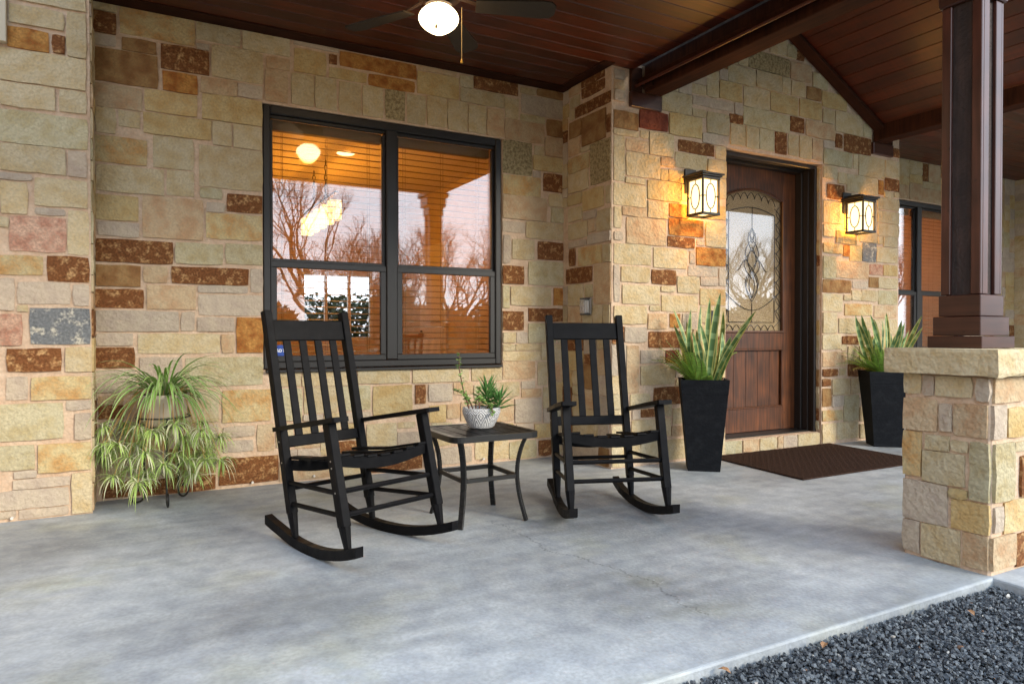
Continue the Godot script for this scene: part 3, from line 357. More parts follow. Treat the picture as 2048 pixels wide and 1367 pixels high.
	"bay_wall": [[7001,13,7119,91,"l"], [7121,13,7439,171,"l"], [7441,13,7879,171,"m"], [7881,13,8319,111,"b"], [8321,13,8439,91,"b"], [8441,13,8559,151,"b"], [8561,13,8739,91,"m"], [8741,13,8899,91,"k"], [8901,13,9119,111,"g"], [9121,13,9479,211,"k"], [9481,13,9739,91,"b"], [9741,13,9859,191,"l"], [9861,13,9979,151,"p"], [9981,13,10359,91,"l"], [7001,93,7119,191,"b"], [8321,93,8439,211,"b"], [8561,93,8679,171,"b"], [8681,93,8899,271,"b"], [9481,93,9739,271,"p"], [9981,93,10239,211,"l"], [10241,93,10359,171,"t"], [7881,113,7999,211,"b"], [8001,113,8219,311,"l"], [8221,113,8319,291,"m"], [8901,113,9119,251,"b"], [8441,153,8559,291,"t"], [9861,153,9979,291,"p"], [7121,173,7239,371,"b"], [7241,173,7459,331,"t"], [7461,173,7679,311,"k"], [7681,173,7879,331,"m"], [8561,173,8679,251,"b"], [10241,173,10359,331,"m"], [7001,193,7119,291,"l"], [9741,193,9859,271,"b"], [7881,213,7999,391,"b"], [8321,213,8439,291,"p"], [9121,213,9479,311,"p"], [9981,213,10139,411,"l"], [10141,213,10239,291,"b"], [8561,253,8679,331,"b"], [8901,253,9119,451,"l"], [8681,273,8899,411,"b"], [9481,273,9639,471,"l"], [9641,273,9859,391,"b"], [7001,293,7119,411,"b"], [8221,293,8479,411,"b"], [8481,293,8559,411,"l"], [9861,293,9979,491,"b"], [10141,293,10239,491,"g"], [7461,313,7679,471,"l"], [8001,313,8219,451,"l"], [9121,313,9339,491,"p"], [9341,313,9479,471,"p"], [7241,333,7459,471,"b"], [7681,333,7879,451,"l"], [8561,333,8679,411,"b"], [10241,333,10359,471,"l"], [7121,373,7239,511,"k"], [7881,393,7999,551,"m"], [9641,393,9859,591,"b"], [7001,413,7119,551,"b"], [8221,413,8379,551,"p"], [8381,413,8539,591,"b"], [8541,413,8699,551,"m"], [8701,413,8899,551,"t"], [9981,413,10139,531,"b"], [7681,453,7879,591,"t"], [8001,453,8219,591,"w"], [8901,453,9119,591,"b"], [7241,473,7359,591,"k"], [7361,473,7539,671,"p"], [7541,473,7679,571,"g"], [9341,473,9639,631,"b"], [10241,473,10359,611,"l"], [9121,493,9339,651,"b"], [9861,493,9979,691,"l"], [10141,493,10239,671,"b"], [7121,513,7239,691,"b"], [9981,533,10139,631,"b"], [7001,553,7119,671,"w"], [7881,553,7999,651,"m"], [8221,553,8379,651,"b"], [8541,553,8719,771,"b"], [8721,553,8899,691,"b"], [7541,573,7679,771,"m"], [7241,593,7359,691,"t"], [7681,593,7879,671,"b"], [8001,593,8219,771,"b"], [8381,593,8539,771,"b"], [8901,593,9119,771,"l"], [9641,593,9759,771,"b"], [9761,593,9859,771,"k"], [10241,613,10359,811,"b"], [9341,633,9559,811,"b"], [9561,633,9639,771,"g"], [9981,633,10139,811,"l"], [7881,653,7999,771,"l"], [8221,653,8379,771,"p"], [9121,653,9339,771,"b"], [7001,673,7119,831,"l"], [7361,673,7539,771,"b"], [7681,673,7799,771,"p"], [7801,673,7879,771,"b"], [10141,673,10239,771,"l"], [7121,693,7359,851,"b"], [8721,693,8899,771,"b"], [9861,693,9979,851,"b"], [9201,773,9339,931,"b"], [9561,773,9859,871,"w"], [10141,773,10239,911,"k"], [9341,813,9559,991,"w"], [9981,813,10139,991,"b"], [10241,813,10359,951,"b"], [7001,833,7119,911,"g"], [7121,853,7359,1031,"l"], [9861,853,9979,1011,"b"], [9561,873,9779,991,"l"], [9781,873,9859,1071,"m"], [7001,913,7119,1011,"b"], [10141,913,10239,1111,"p"], [9201,933,9339,1071,"l"], [10241,953,10359,1151,"m"], [9341,993,9659,1171,"l"], [9661,993,9779,1131,"w"], [9981,993,10139,1191,"p"], [7001,1013,7119,1211,"p"], [9861,1013,9979,1191,"b"], [7121,1033,7359,1171,"l"], [9201,1073,9339,1151,"p"], [9781,1073,9859,1191,"b"], [10141,1113,10239,1231,"g"], [9661,1133,9779,1291,"l"], [9201,1153,9339,1251,"m"], [10241,1153,10359,1231,"b"], [7121,1173,7359,1371,"m"], [9341,1173,9659,1351,"k"], [9781,1193,9899,1291,"m"], [9901,1193,10139,1311,"k"], [7001,1213,7119,1411,"b"], [10141,1233,10359,1351,"l"], [9201,1253,9339,1391,"p"], [9661,1293,9899,1451,"t"], [9901,1313,10059,1491,"t"], [10061,1313,10139,1411,"g"], [9341,1353,9559,1511,"b"], [9561,1353,9659,1531,"t"], [10141,1353,10359,1471,"g"], [7121,1373,7359,1511,"g"], [9201,1393,9339,1531,"g"], [7001,1413,7119,1591,"g"], [10061,1413,10139,1511,"k"], [9661,1453,9779,1551,"p"], [9781,1453,9899,1631,"k"], [10141,1473,10359,1671,"g"], [9901,1493,10059,1631,"w"], [7121,1513,7279,1611,"l"], [7281,1513,7359,1591,"k"], [9341,1513,9559,1711,"w"], [10061,1513,10139,1651,"l"], [9201,1533,9339,1611,"b"], [9561,1533,9659,1711,"b"], [9661,1553,9779,1751,"l"], [7001,1593,7119,1731,"l"], [7281,1593,7359,1711,"g"], [7121,1613,7279,1731,"k"], [9201,1613,9339,1731,"b"], [9781,1633,10059,1771,"b"], [10061,1653,10139,1851,"k"], [10141,1673,10359,1851,"g"], [7281,1713,7359,1831,"b"], [9341,1713,9659,1811,"k"], [7001,1733,7159,1931,"w"], [7161,1733,7279,1911,"k"], [9201,1733,9339,1891,"k"], [9661,1753,9779,1871,"b"], [9781,1773,9899,1871,"p"], [9901,1773,10059,1931,"l"], [9341,1813,9459,2011,"g"], [9461,1813,9659,1971,"b"], [7281,1833,7359,1931,"b"], [10061,1853,10359,2031,"l"], [9661,1873,9819,2051,"b"], [9821,1873,9899,2011,"l"], [9201,1893,9339,2011,"t"], [7161,1913,7279,2111,"b"], [7001,1933,7159,2131,"b"], [7281,1933,7359,2011,"b"], [9901,1933,10059,2091,"l"], [9461,1973,9579,2111,"k"], [9581,1973,9659,2171,"b"], [7281,2013,7359,2171,"l"], [9201,2013,9459,2151,"b"], [9821,2013,9899,2171,"k"], [10061,2033,10239,2171,"l"], [10241,2033,10359,2111,"l"], [9661,2053,9819,2151,"l"], [9901,2093,10059,2171,"b"], [7161,2113,7279,2311,"b"], [9461,2113,9579,2211,"g"], [10241,2113,10359,2291,"k"], [7001,2133,7159,2311,"l"], [9201,2153,9319,2271,"l"], [9321,2153,9459,2331,"l"], [9661,2153,9819,2331,"k"], [7281,2173,7359,2311,"l"], [9581,2173,9659,2251,"l"], [9821,2173,9939,2251,"b"], [9941,2173,10099,2311,"b"], [10101,2173,10239,2371,"p"], [9461,2213,9579,2331,"b"], [9581,2253,9659,2391,"l"], [9821,2253,9939,2451,"b"], [9201,2273,9319,2451,"p"], [10241,2293,10359,2431,"l"], [7001,2313,7359,2431,"l"], [9941,2313,10099,2431,"b"], [9321,2333,9579,2531,"k"], [9661,2333,9819,2531,"b"], [10101,2373,10239,2531,"g"], [9581,2393,9659,2531,"b"], [7001,2433,7359,2591,"l"], [9941,2433,10099,2631,"g"], [10241,2433,10359,2551,"b"], [9201,2453,9319,2551,"k"], [9821,2453,9939,2571,"p"], [9321,2533,9499,2651,"w"], [9501,2533,9819,2651,"k"], [10101,2533,10239,2731,"b"], [9201,2553,9319,2671,"k"], [10241,2553,10359,2691,"l"], [9821,2573,9939,2731,"l"], [7001,2593,7359,2731,"k"], [7361,2613,7679,2811,"b"], [7681,2613,8039,2771,"k"], [8041,2613,8299,2811,"k"], [8301,2613,8739,2771,"k"], [8741,2613,8959,2711,"b"], [8961,2613,9199,2811,"l"], [9941,2633,10099,2791,"k"], [9321,2653,9679,2851,"k"], [9681,2653,9819,2751,"b"], [9201,2673,9319,2791,"p"], [10241,2693,10359,2871,"g"], [8741,2713,8959,2811,"b"], [7001,2733,7119,2851,"b"], [7121,2733,7239,2811,"b"], [7241,2733,7359,2891,"k"], [9821,2733,9939,2931,"b"], [10101,2733,10239,2871,"l"], [9681,2753,9819,2871,"p"], [7681,2773,8039,2871,"w"], [8301,2773,8659,2851,"b"], [8661,2773,8739,2931,"b"], [9201,2793,9319,2931,"m"], [9941,2793,10099,2991,"k"], [7121,2813,7239,2891,"l"], [7361,2813,7519,2931,"b"], [7521,2813,7679,2991,"b"], [8041,2813,8299,2911,"g"], [8741,2813,8919,2931,"m"], [8921,2813,9199,2911,"b"], [7001,2853,7119,2971,"b"], [8301,2853,8419,3071,"m"], [8421,2853,8659,3071,"k"], [9321,2853,9679,2931,"b"], [7681,2873,8039,3071,"b"], [9681,2873,9819,3071,"l"], [10101,2873,10359,3071,"l"], [7121,2893,7359,3011,"b"], [8041,2913,8299,2991,"b"], [8921,2913,9199,3011,"g"], [7361,2933,7519,3071,"t"], [8661,2933,8919,3071,"m"], [9201,2933,9319,3071,"m"], [9321,2933,9539,3011,"m"], [9541,2933,9679,3071,"b"], [9821,2933,9939,3011,"m"], [7001,2973,7119,3071,"b"], [7521,2993,7679,3071,"w"], [8041,2993,8299,3071,"b"], [9941,2993,10099,3071,"b"], [7121,3013,7359,3071,"l"], [8921,3013,9099,3071,"g"], [9101,3013,9199,3071,"t"], [9321,3013,9539,3071,"g"], [9821,3013,9939,3071,"b"]],
	"far_wall": [[-4999,13,-4741,131,"p"], [-4739,13,-4481,151,"b"], [-4479,13,-4221,151,"b"], [-4999,133,-4881,311,"t"], [-4879,133,-4741,291,"g"], [-4739,153,-4481,231,"b"], [-4479,153,-4221,271,"g"], [-4739,233,-4481,331,"m"], [-4479,273,-4321,411,"b"], [-4319,273,-4221,351,"p"], [-4879,293,-4741,391,"w"], [-4999,313,-4881,451,"p"], [-4739,333,-4481,491,"b"], [-4319,353,-4221,551,"p"], [-4879,393,-4741,491,"b"], [-4479,413,-4321,551,"b"], [-4999,453,-4881,551,"p"], [-4879,493,-4661,671,"b"], [-4659,493,-4481,691,"b"], [-4999,553,-4881,751,"b"], [-4479,553,-4221,651,"k"], [-4479,653,-4221,811,"b"], [-4879,673,-4761,751,"l"], [-4759,673,-4661,871,"l"], [-4659,693,-4481,851,"p"], [-4999,753,-4761,871,"p"], [-4479,813,-4221,891,"b"], [-4659,853,-4481,951,"t"], [-4999,873,-4741,971,"b"], [-4739,873,-4661,951,"b"], [-4479,893,-4221,1051,"k"], [-4739,953,-4621,1071,"k"], [-4619,953,-4481,1111,"b"], [-4999,973,-4741,1151,"b"], [-4479,1053,-4221,1251,"l"], [-4739,1073,-4621,1231,"l"], [-4619,1113,-4481,1231,"t"], [-4999,1153,-4741,1291,"k"], [-4739,1233,-4561,1311,"b"], [-4559,1233,-4481,1331,"k"], [-4479,1253,-4301,1331,"b"], [-4299,1253,-4221,1331,"b"], [-4999,1293,-4741,1411,"b"], [-4739,1313,-4561,1471,"b"], [-4559,1333,-4221,1411,"b"], [-4999,1413,-4841,1591,"b"], [-4839,1413,-4741,1491,"g"], [-4559,1413,-4301,1491,"b"], [-4299,1413,-4221,1511,"k"], [-4739,1473,-4561,1671,"b"], [-4839,1493,-4741,1671,"b"], [-4559,1493,-4441,1671,"b"], [-4439,1493,-4301,1651,"p"], [-4299,1513,-4221,1651,"w"], [-4999,1593,-4841,1791,"b"], [-4439,1653,-4221,1751,"p"], [-4839,1673,-4441,1871,"w"], [-4439,1753,-4221,1951,"b"], [-4999,1793,-4841,1911,"k"], [-4839,1873,-4521,1971,"t"], [-4519,1873,-4441,1991,"b"], [-4999,1913,-4841,1991,"b"], [-4439,1953,-4221,2111,"l"], [-4839,1973,-4621,2071,"g"], [-4619,1973,-4521,2171,"w"], [-4999,1993,-4841,2171,"b"], [-4519,1993,-4441,2071,"p"], [-4839,2073,-4621,2251,"k"], [-4519,2073,-4441,2231,"b"], [-4439,2113,-4221,2271,"b"], [-4999,2173,-4841,2251,"b"], [-4619,2173,-4521,2291,"l"], [-4519,2233,-4441,2311,"k"], [-4999,2253,-4741,2331,"g"], [-4739,2253,-4621,2391,"b"], [-4439,2273,-4221,2391,"m"], [-4619,2293,-4521,2411,"b"], [-4519,2313,-4441,2491,"k"], [-4999,2333,-4741,2491,"l"], [-4739,2393,-4621,2571,"b"], [-4439,2393,-4221,2531,"t"], [-4619,2413,-4521,2571,"g"], [-4999,2493,-4741,2571,"b"], [-4519,2493,-4441,2591,"k"], [-4439,2533,-4221,2691,"b"], [-4999,2573,-4681,2671,"p"], [-4679,2573,-4521,2691,"k"], [-4519,2593,-4441,2711,"b"], [-4999,2673,-4781,2791,"b"], [-4779,2673,-4681,2771,"k"], [-4679,2693,-4521,2831,"l"], [-4439,2693,-4221,2891,"g"], [-4519,2713,-4441,2871,"b"], [-4779,2773,-4681,2911,"b"], [-4999,2793,-4781,2891,"l"], [-4679,2833,-4521,3071,"p"], [-4519,2873,-4441,3071,"p"], [-4999,2893,-4781,3011,"l"], [-4439,2893,-4221,3071,"t"], [-4779,2913,-4681,3071,"l"], [-4999,3013,-4781,3071,"b"]],
	"pier_side": [[-2011,754,-1925,850,"b"], [-1921,748,-1866,842,"l"], [-1862,752,-1703,844,"b"], [-1687,740,-1631,844,"l"], [-2011,586,-1850,737,"k"], [-1845,595,-1786,723,"l"], [-1781,582,-1637,729,"k"], [-2011,372,-1923,581,"w"], [-1908,505,-1796,576,"b"], [-1792,512,-1719,565,"b"], [-1919,359,-1730,501,"b"], [-1712,310,-1631,565,"p"], [-2011,169,-1802,354,"l"], [-1797,306,-1717,349,"g"], [-1791,170,-1631,302,"g"], [-2011,16,-1929,165,"l"], [-1924,8,-1749,165,"b"], [-1742,19,-1633,166,"k"]],
	"pier_front": [[3215,736,3451,845,"k"], [3210,581,3319,729,"l"], [3325,582,3489,711,"g"], [3219,311,3378,564,"p"], [3383,516,3490,562,"b"], [3434,312,3551,496,"m"], [3222,182,3298,294,"l"], [3303,167,3554,305,"w"], [3211,20,3397,163,"k"], [3402,8,3556,154,"m"], [3491,633,3589,831,"b"]],
	"reveal": [[-4419,143,-4341,221,"p"], [-4419,223,-4341,341,"m"], [-4419,343,-4341,461,"b"], [-4419,463,-4341,541,"b"], [-4419,543,-4341,701,"t"], [-4419,703,-4341,861,"l"], [-4419,863,-4341,1021,"p"], [-4419,1023,-4341,1161,"g"], [-4419,1163,-4341,1321,"l"], [-4419,1323,-4341,1401,"l"], [-4419,1403,-4341,1481,"g"], [-4419,1483,-4341,1661,"k"], [-4419,1663,-4341,1761,"m"], [-4419,1763,-4341,1901,"g"], [-4419,1903,-4341,2081,"k"], [-4419,2083,-4341,2181,"b"], [-4419,2183,-4341,2261,"p"], [-4419,2263,-4341,2341,"l"], [-4419,2343,-4341,2521,"b"], [-4419,2523,-4341,2581,"b"]],
	"step": [[4416,11,4624,119,"p"], [4631,11,4834,119,"k"], [4841,11,5054,119,"b"], [5061,16,5134,119,"k"], [5141,11,5324,119,"l"], [5331,11,5624,119,"b"]],
}

# ---------------------------------------------------------------- stone walls
# one rough-faced stone on the plane o + U*u + V*v, looking along N
func stone_mesh(r: Array, o: Vector3, U: Vector3, V: Vector3, N: Vector3) -> ArrayMesh:
	var u0: float = r[0] / 1000.0
	var v0: float = r[1] / 1000.0
	var u1: float = r[2] / 1000.0
	var v1: float = r[3] / 1000.0
	var w := u1 - u0
	var h := v1 - v0
	var nx := clampi(int(round(w / 0.085)), 2, 5)
	var ny := clampi(int(round(h / 0.07)), 2, 4)
	var tone := rng.randf_range(0.84, 1.0)
	var warm := rng.randf_range(-0.02, 0.02)
	var tint := Color(tone + warm, tone, tone - warm)
	var lift := rng.randf_range(0.008, 0.017)
	var tilt := Vector2(rng.randf_range(-1, 1), rng.randf_range(-1, 1)) * 0.005
	var grid: Array = []
	for j in ny + 1:
		for i in nx + 1:
			var fu := float(i) / nx
			var fv := float(j) / ny
			var bu := i == 0 or i == nx
			var bv := j == 0 or j == ny
			var p := Vector2(lerpf(u0, u1, fu), lerpf(v0, v1, fv))
			var d := lift + rng.randf_range(-0.0045, 0.0045) + tilt.x * (fu - 0.5) + tilt.y * (fv - 0.5)
			if bu or bv:
				d = lift * 0.84 + rng.randf_range(-0.003, 0.003)
			if bu and bv:
				var r2 := rng.randf_range(0.001, 0.006)
				p += Vector2(r2 if i == 0 else -r2, r2 * 0.8 if j == 0 else -r2 * 0.8)
				d = lift * 0.74
			elif bu:
				p += Vector2(rng.randf_range(-0.003, 0.004) * (1 if i == 0 else -1), rng.randf_range(-0.012, 0.012))
			elif bv:
				p += Vector2(rng.randf_range(-0.015, 0.015), rng.randf_range(-0.003, 0.004) * (1 if j == 0 else -1))
			else:
				p += Vector2(rng.randf_range(-0.012, 0.012), rng.randf_range(-0.01, 0.01))
			grid.append(o + U * p.x + V * p.y + N * maxf(d, 0.004))
	var st := SurfaceTool.new()
	st.begin(Mesh.PRIMITIVE_TRIANGLES)
	st.set_color(tint)
	st.set_smooth_group(1)
	for j in ny:
		for i in nx:
			var a: Vector3 = grid[j * (nx + 1) + i]
			var b: Vector3 = grid[j * (nx + 1) + i + 1]
			var c: Vector3 = grid[(j + 1) * (nx + 1) + i + 1]
			var d: Vector3 = grid[(j + 1) * (nx + 1) + i]
			if (i + j) % 2 == 0:
				quad(st, a, b, c, d, N)
			else:
				quad(st, b, c, d, a, N)
	st.set_smooth_group(-1)
	var mid := o + U * (u0 + u1) / 2 + V * (v0 + v1) / 2
	var rim: Array = []
	for i in nx: rim.append(grid[i])
	for j in ny: rim.append(grid[j * (nx + 1) + nx])
	for i in nx: rim.append(grid[ny * (nx + 1) + nx - i])
	for j in ny: rim.append(grid[(ny - j) * (nx + 1)])
	for i in rim.size():
		var a: Vector3 = rim[i]
		var b: Vector3 = rim[(i + 1) % rim.size()]
		quad(st, a, b, b - N * 0.022, a - N * 0.022, (a + b) * 0.5 - mid)
	return mesh_of(st)

func lay_stones(rows: Array, o: Vector3, U: Vector3, V: Vector3, N: Vector3, parent: Node) -> void:
	for r in rows:
		var s := MeshInstance3D.new()
		s.name = "stone"
		s.mesh = stone_mesh(r, o, U, V, N)
		s.material_override = M["stone_" + r[4]]
		parent.add_child(s, true)

func make_materials() -> void:
	var rough := grey_tex(3, 0.045, 512, 6)
	var pits := grey_tex(8, 0.07)
	# [light, patch, drift, where the patch begins, softness, grain, noise frequency]
	var kinds := {
		"b": [srgb(198, 181, 146), srgb(188, 165, 123), srgb(195, 181, 152), 0.62, 0.6, 0.16, 0.012],
		"l": [srgb(191, 175, 154), srgb(179, 162, 144), srgb(195, 178, 153), 0.6, 0.5, 0.12, 0.012],
		"g": [srgb(196, 172, 124), srgb(186, 156, 104), srgb(194, 176, 136), 0.6, 0.5, 0.18, 0.012],
		"k": [srgb(195, 169, 134), srgb(185, 150, 114), srgb(192, 173, 143), 0.6, 0.5, 0.16, 0.012],
		"p": [srgb(190, 178, 144), srgb(176, 160, 120), srgb(186, 178, 149), 0.66, 0.5, 0.2, 0.014],
		"m": [srgb(126, 82, 48), srgb(178, 142, 98), srgb(108, 68, 42), 0.68, 0.4, 0.4, 0.026],
		"o": [srgb(176, 124, 66), srgb(146, 90, 44), srgb(188, 142, 80), 0.55, 0.4, 0.35, 0.018],
		"r": [srgb(128, 68, 50), srgb(108, 56, 44), srgb(140, 84, 62), 0.6, 0.4, 0.35, 0.02],
		"q": [srgb(192, 154, 130), srgb(172, 126, 104), srgb(198, 168, 144), 0.55, 0.4, 0.35, 0.02],
		"s": [srgb(124, 126, 126), srgb(188, 182, 166), srgb(104, 108, 112), 0.68, 0.3, 0.3, 0.016],
		"w": [srgb(196, 176, 130), srgb(184, 142, 90), srgb(190, 176, 142), 0.62, 0.6, 0.22, 0.012],
		"t": [srgb(156, 122, 80), srgb(134, 96, 60), srgb(166, 136, 94), 0.55, 0.5, 0.22, 0.012],
		"u": [srgb(168, 152, 114), srgb(132, 116, 84), srgb(178, 164, 128), 0.58, 0.3, 0.4, 0.05],
	}
	var sd := 100
	for k in kinds:
		var a: Array = kinds[k]
		var t := mottle(sd, a[0], a[1], a[2], a[3], a[4], a[5], a[6])
		var m := tri_mat(t, 1.15, 0.92, rough if k != "u" else pits, 0.65)
		m.vertex_color_use_as_albedo = true
		m.metallic_specular = 0.3
		M["stone_" + k] = m
		sd += 40
	M.mortar = tri_mat(mottle(900, srgb(203, 177, 150), srgb(191, 162, 135), srgb(208, 184, 159), 0.6, 0.5, 0.16, 0.02), 0.9, 0.95, pits, 0.35)
	# wood
	var stain := [srgb(98, 37, 16), srgb(84, 30, 13), srgb(106, 43, 20)]
	for i in 3:
		M["ceiling_%d" % i] = tri_mat(wood_tex(20 + i, stain[i], stain[i] * 0.5, true), 0.8, 0.42)
		M["vault_%d" % i] = tri_mat(wood_tex(30 + i, stain[i], stain[i] * 0.5, false), 0.8, 0.42)
	M.beam = tri_mat(wood_tex(41, srgb(74, 40, 24), srgb(40, 22, 14), true), 0.9, 0.85)
	M.beam_z = tri_mat(wood_tex(42, srgb(74, 40, 24), srgb(40, 22, 14), false), 0.9, 0.85)
	M.beam.metallic_specular = 0.25
	M.beam_z.metallic_specular = 0.25
	M.post = tri_mat(wood_tex(43, srgb(94, 54, 41), srgb(54, 30, 24), false), 1.1, 0.28)
	M.post_panel = tri_mat(wood_tex(44, srgb(70, 52, 46), srgb(34, 26, 24), false), 1.3, 0.75, grey_tex(61, 0.06), 0.3)
	M.block = tri_mat(wood_tex(45, srgb(82, 48, 35), srgb(52, 29, 22), true), 1.1, 0.3)
	M.door = tri_mat(wood_tex(46, srgb(122, 70, 36), srgb(52, 29, 16), false), 1.0, 0.38)
	M.bronze = mat(srgb(34, 30, 28), 0.45)
	M.frame = mat(srgb(28, 26, 25), 0.45)
	M.black_paint = tri_mat(mottle(700, srgb(13, 13, 15), srgb(20, 19, 20), srgb(11, 11, 13), 0.6, 0.4, 0.25, 0.03, 256), 1.6, 0.45)
	M.black_paint.metallic_specular = 0.24
	M.black_paint.roughness = 0.62
	var dull := noise_bytes(91, 0.03, 256, 256, 4)
	for i in dull.size():
		dull[i] = 165 + dull[i] * 90 / 255
	M.black_paint.roughness_texture = tex_from(dull, 256, 256, Image.FORMAT_L8)
	M.black_paint.roughness_texture_channel = BaseMaterial3D.TEXTURE_CHANNEL_RED
	M.black_metal = mat(srgb(18, 18, 18), 0.42)
	M.planter = tri_mat(mottle(720, srgb(20, 22, 26), srgb(28, 30, 33), srgb(16, 19, 23), 0.66, 0.3, 0.3, 0.03, 256), 1.5, 0.7, pits, 0.15)
	M.planter.metallic_specular = 0.25
	M.iron = mat(srgb(22, 21, 20), 0.45)
	M.glass = pane_mat(0.003, Color(0.02, 0.02, 0.02))
	M.slat = mat(srgb(124, 96, 56), 0.6)
	M.soil = tri_mat(mottle(730, srgb(58, 44, 32), srgb(92, 72, 50), srgb(40, 30, 24), 0.55, 0.3, 0.5, 0.05, 256), 3.0, 0.95)
	# the leaves carry their own colours
	for n in ["leaf", "bark"]:
		var m := mat(Color.WHITE, 0.5 if n == "leaf" else 0.9)
		m.vertex_color_use_as_albedo = true
		if n == "leaf":
			m.backlight_enabled = true
			m.backlight = Color(0.4, 0.4, 0.4)
		M[n] = m

# poured concrete: trowel clouds, pale patches, tan stains, a hairline crack and paint specks; covers x -3..10.6, z -5.3..1
func concrete_texture() -> ImageTexture:
	var w := 2048
	var h := 1024
	var clouds := noise_bytes(201, 0.0045, w, h, 6)
	var clouds2 := noise_bytes(205, 0.045, w, h, 5)
	var pull := FastNoiseLite.new()
	pull.seed = 219
	pull.frequency = 0.05
	pull.fractal_octaves = 4
	var pi_: Image = pull.get_seamless_image(w / 8, h)
	pi_.convert(Image.FORMAT_L8)
	pi_.resize(w, h, Image.INTERPOLATE_CUBIC)
	var trowel := pi_.get_data()
	var stain := noise_bytes(211, 0.007, w, h, 5)
	var out := PackedByteArray()
	out.resize(w * h * 3)
	for i in w * h:
		var v := 0.9 + (clouds[i] - 128) * 0.0012 + (clouds2[i] - 128) * 0.0003 + (trowel[i] - 128) * 0.0004
		var s := clampf((stain[i] - 150) * 0.0115, 0.0, 1.0)
		out[i * 3] = clampi(int((v + s * 0.004) * 255.0), 0, 255)
		out[i * 3 + 1] = clampi(int((v - s * 0.012) * 255.0), 0, 255)
		out[i * 3 + 2] = clampi(int((v - s * 0.085) * 255.0), 0, 255)
	var im := Image.create_from_data(w, h, false, Image.FORMAT_RGB8, out)
	var px := func(x: float, z: float) -> Vector2i: return Vector2i(int((x + 3.0) / 13.6 * w), int((z + 5.3) / 6.3 * h))
	# the crack from beneath the side table towards the edge
	var x := 1.72
	var z := -3.45
	while z < -1.9:
		var p: Vector2i = px.call(x, z)
		im.set_pixelv(p, im.get_pixelv(p) * rng.randf_range(0.74, 0.94))
		z += 0.0045
		x += rng.randf_range(-0.009, 0.0092)
	# dried paint and mortar specks
	for i in 260:
		var p: Vector2i = px.call(rng.randf_range(-0.4, 7.0), rng.randf_range(-4.7, -1.8))
		im.set_pixelv(p, Color(1, 1, 1))
	return ImageTexture.create_from_image(im)

# ---------------------------------------------------------------- the house
const UX := Vector3(1, 0, 0)
const UY := Vector3(0, 1, 0)
const UZ := Vector3(0, 0, 1)

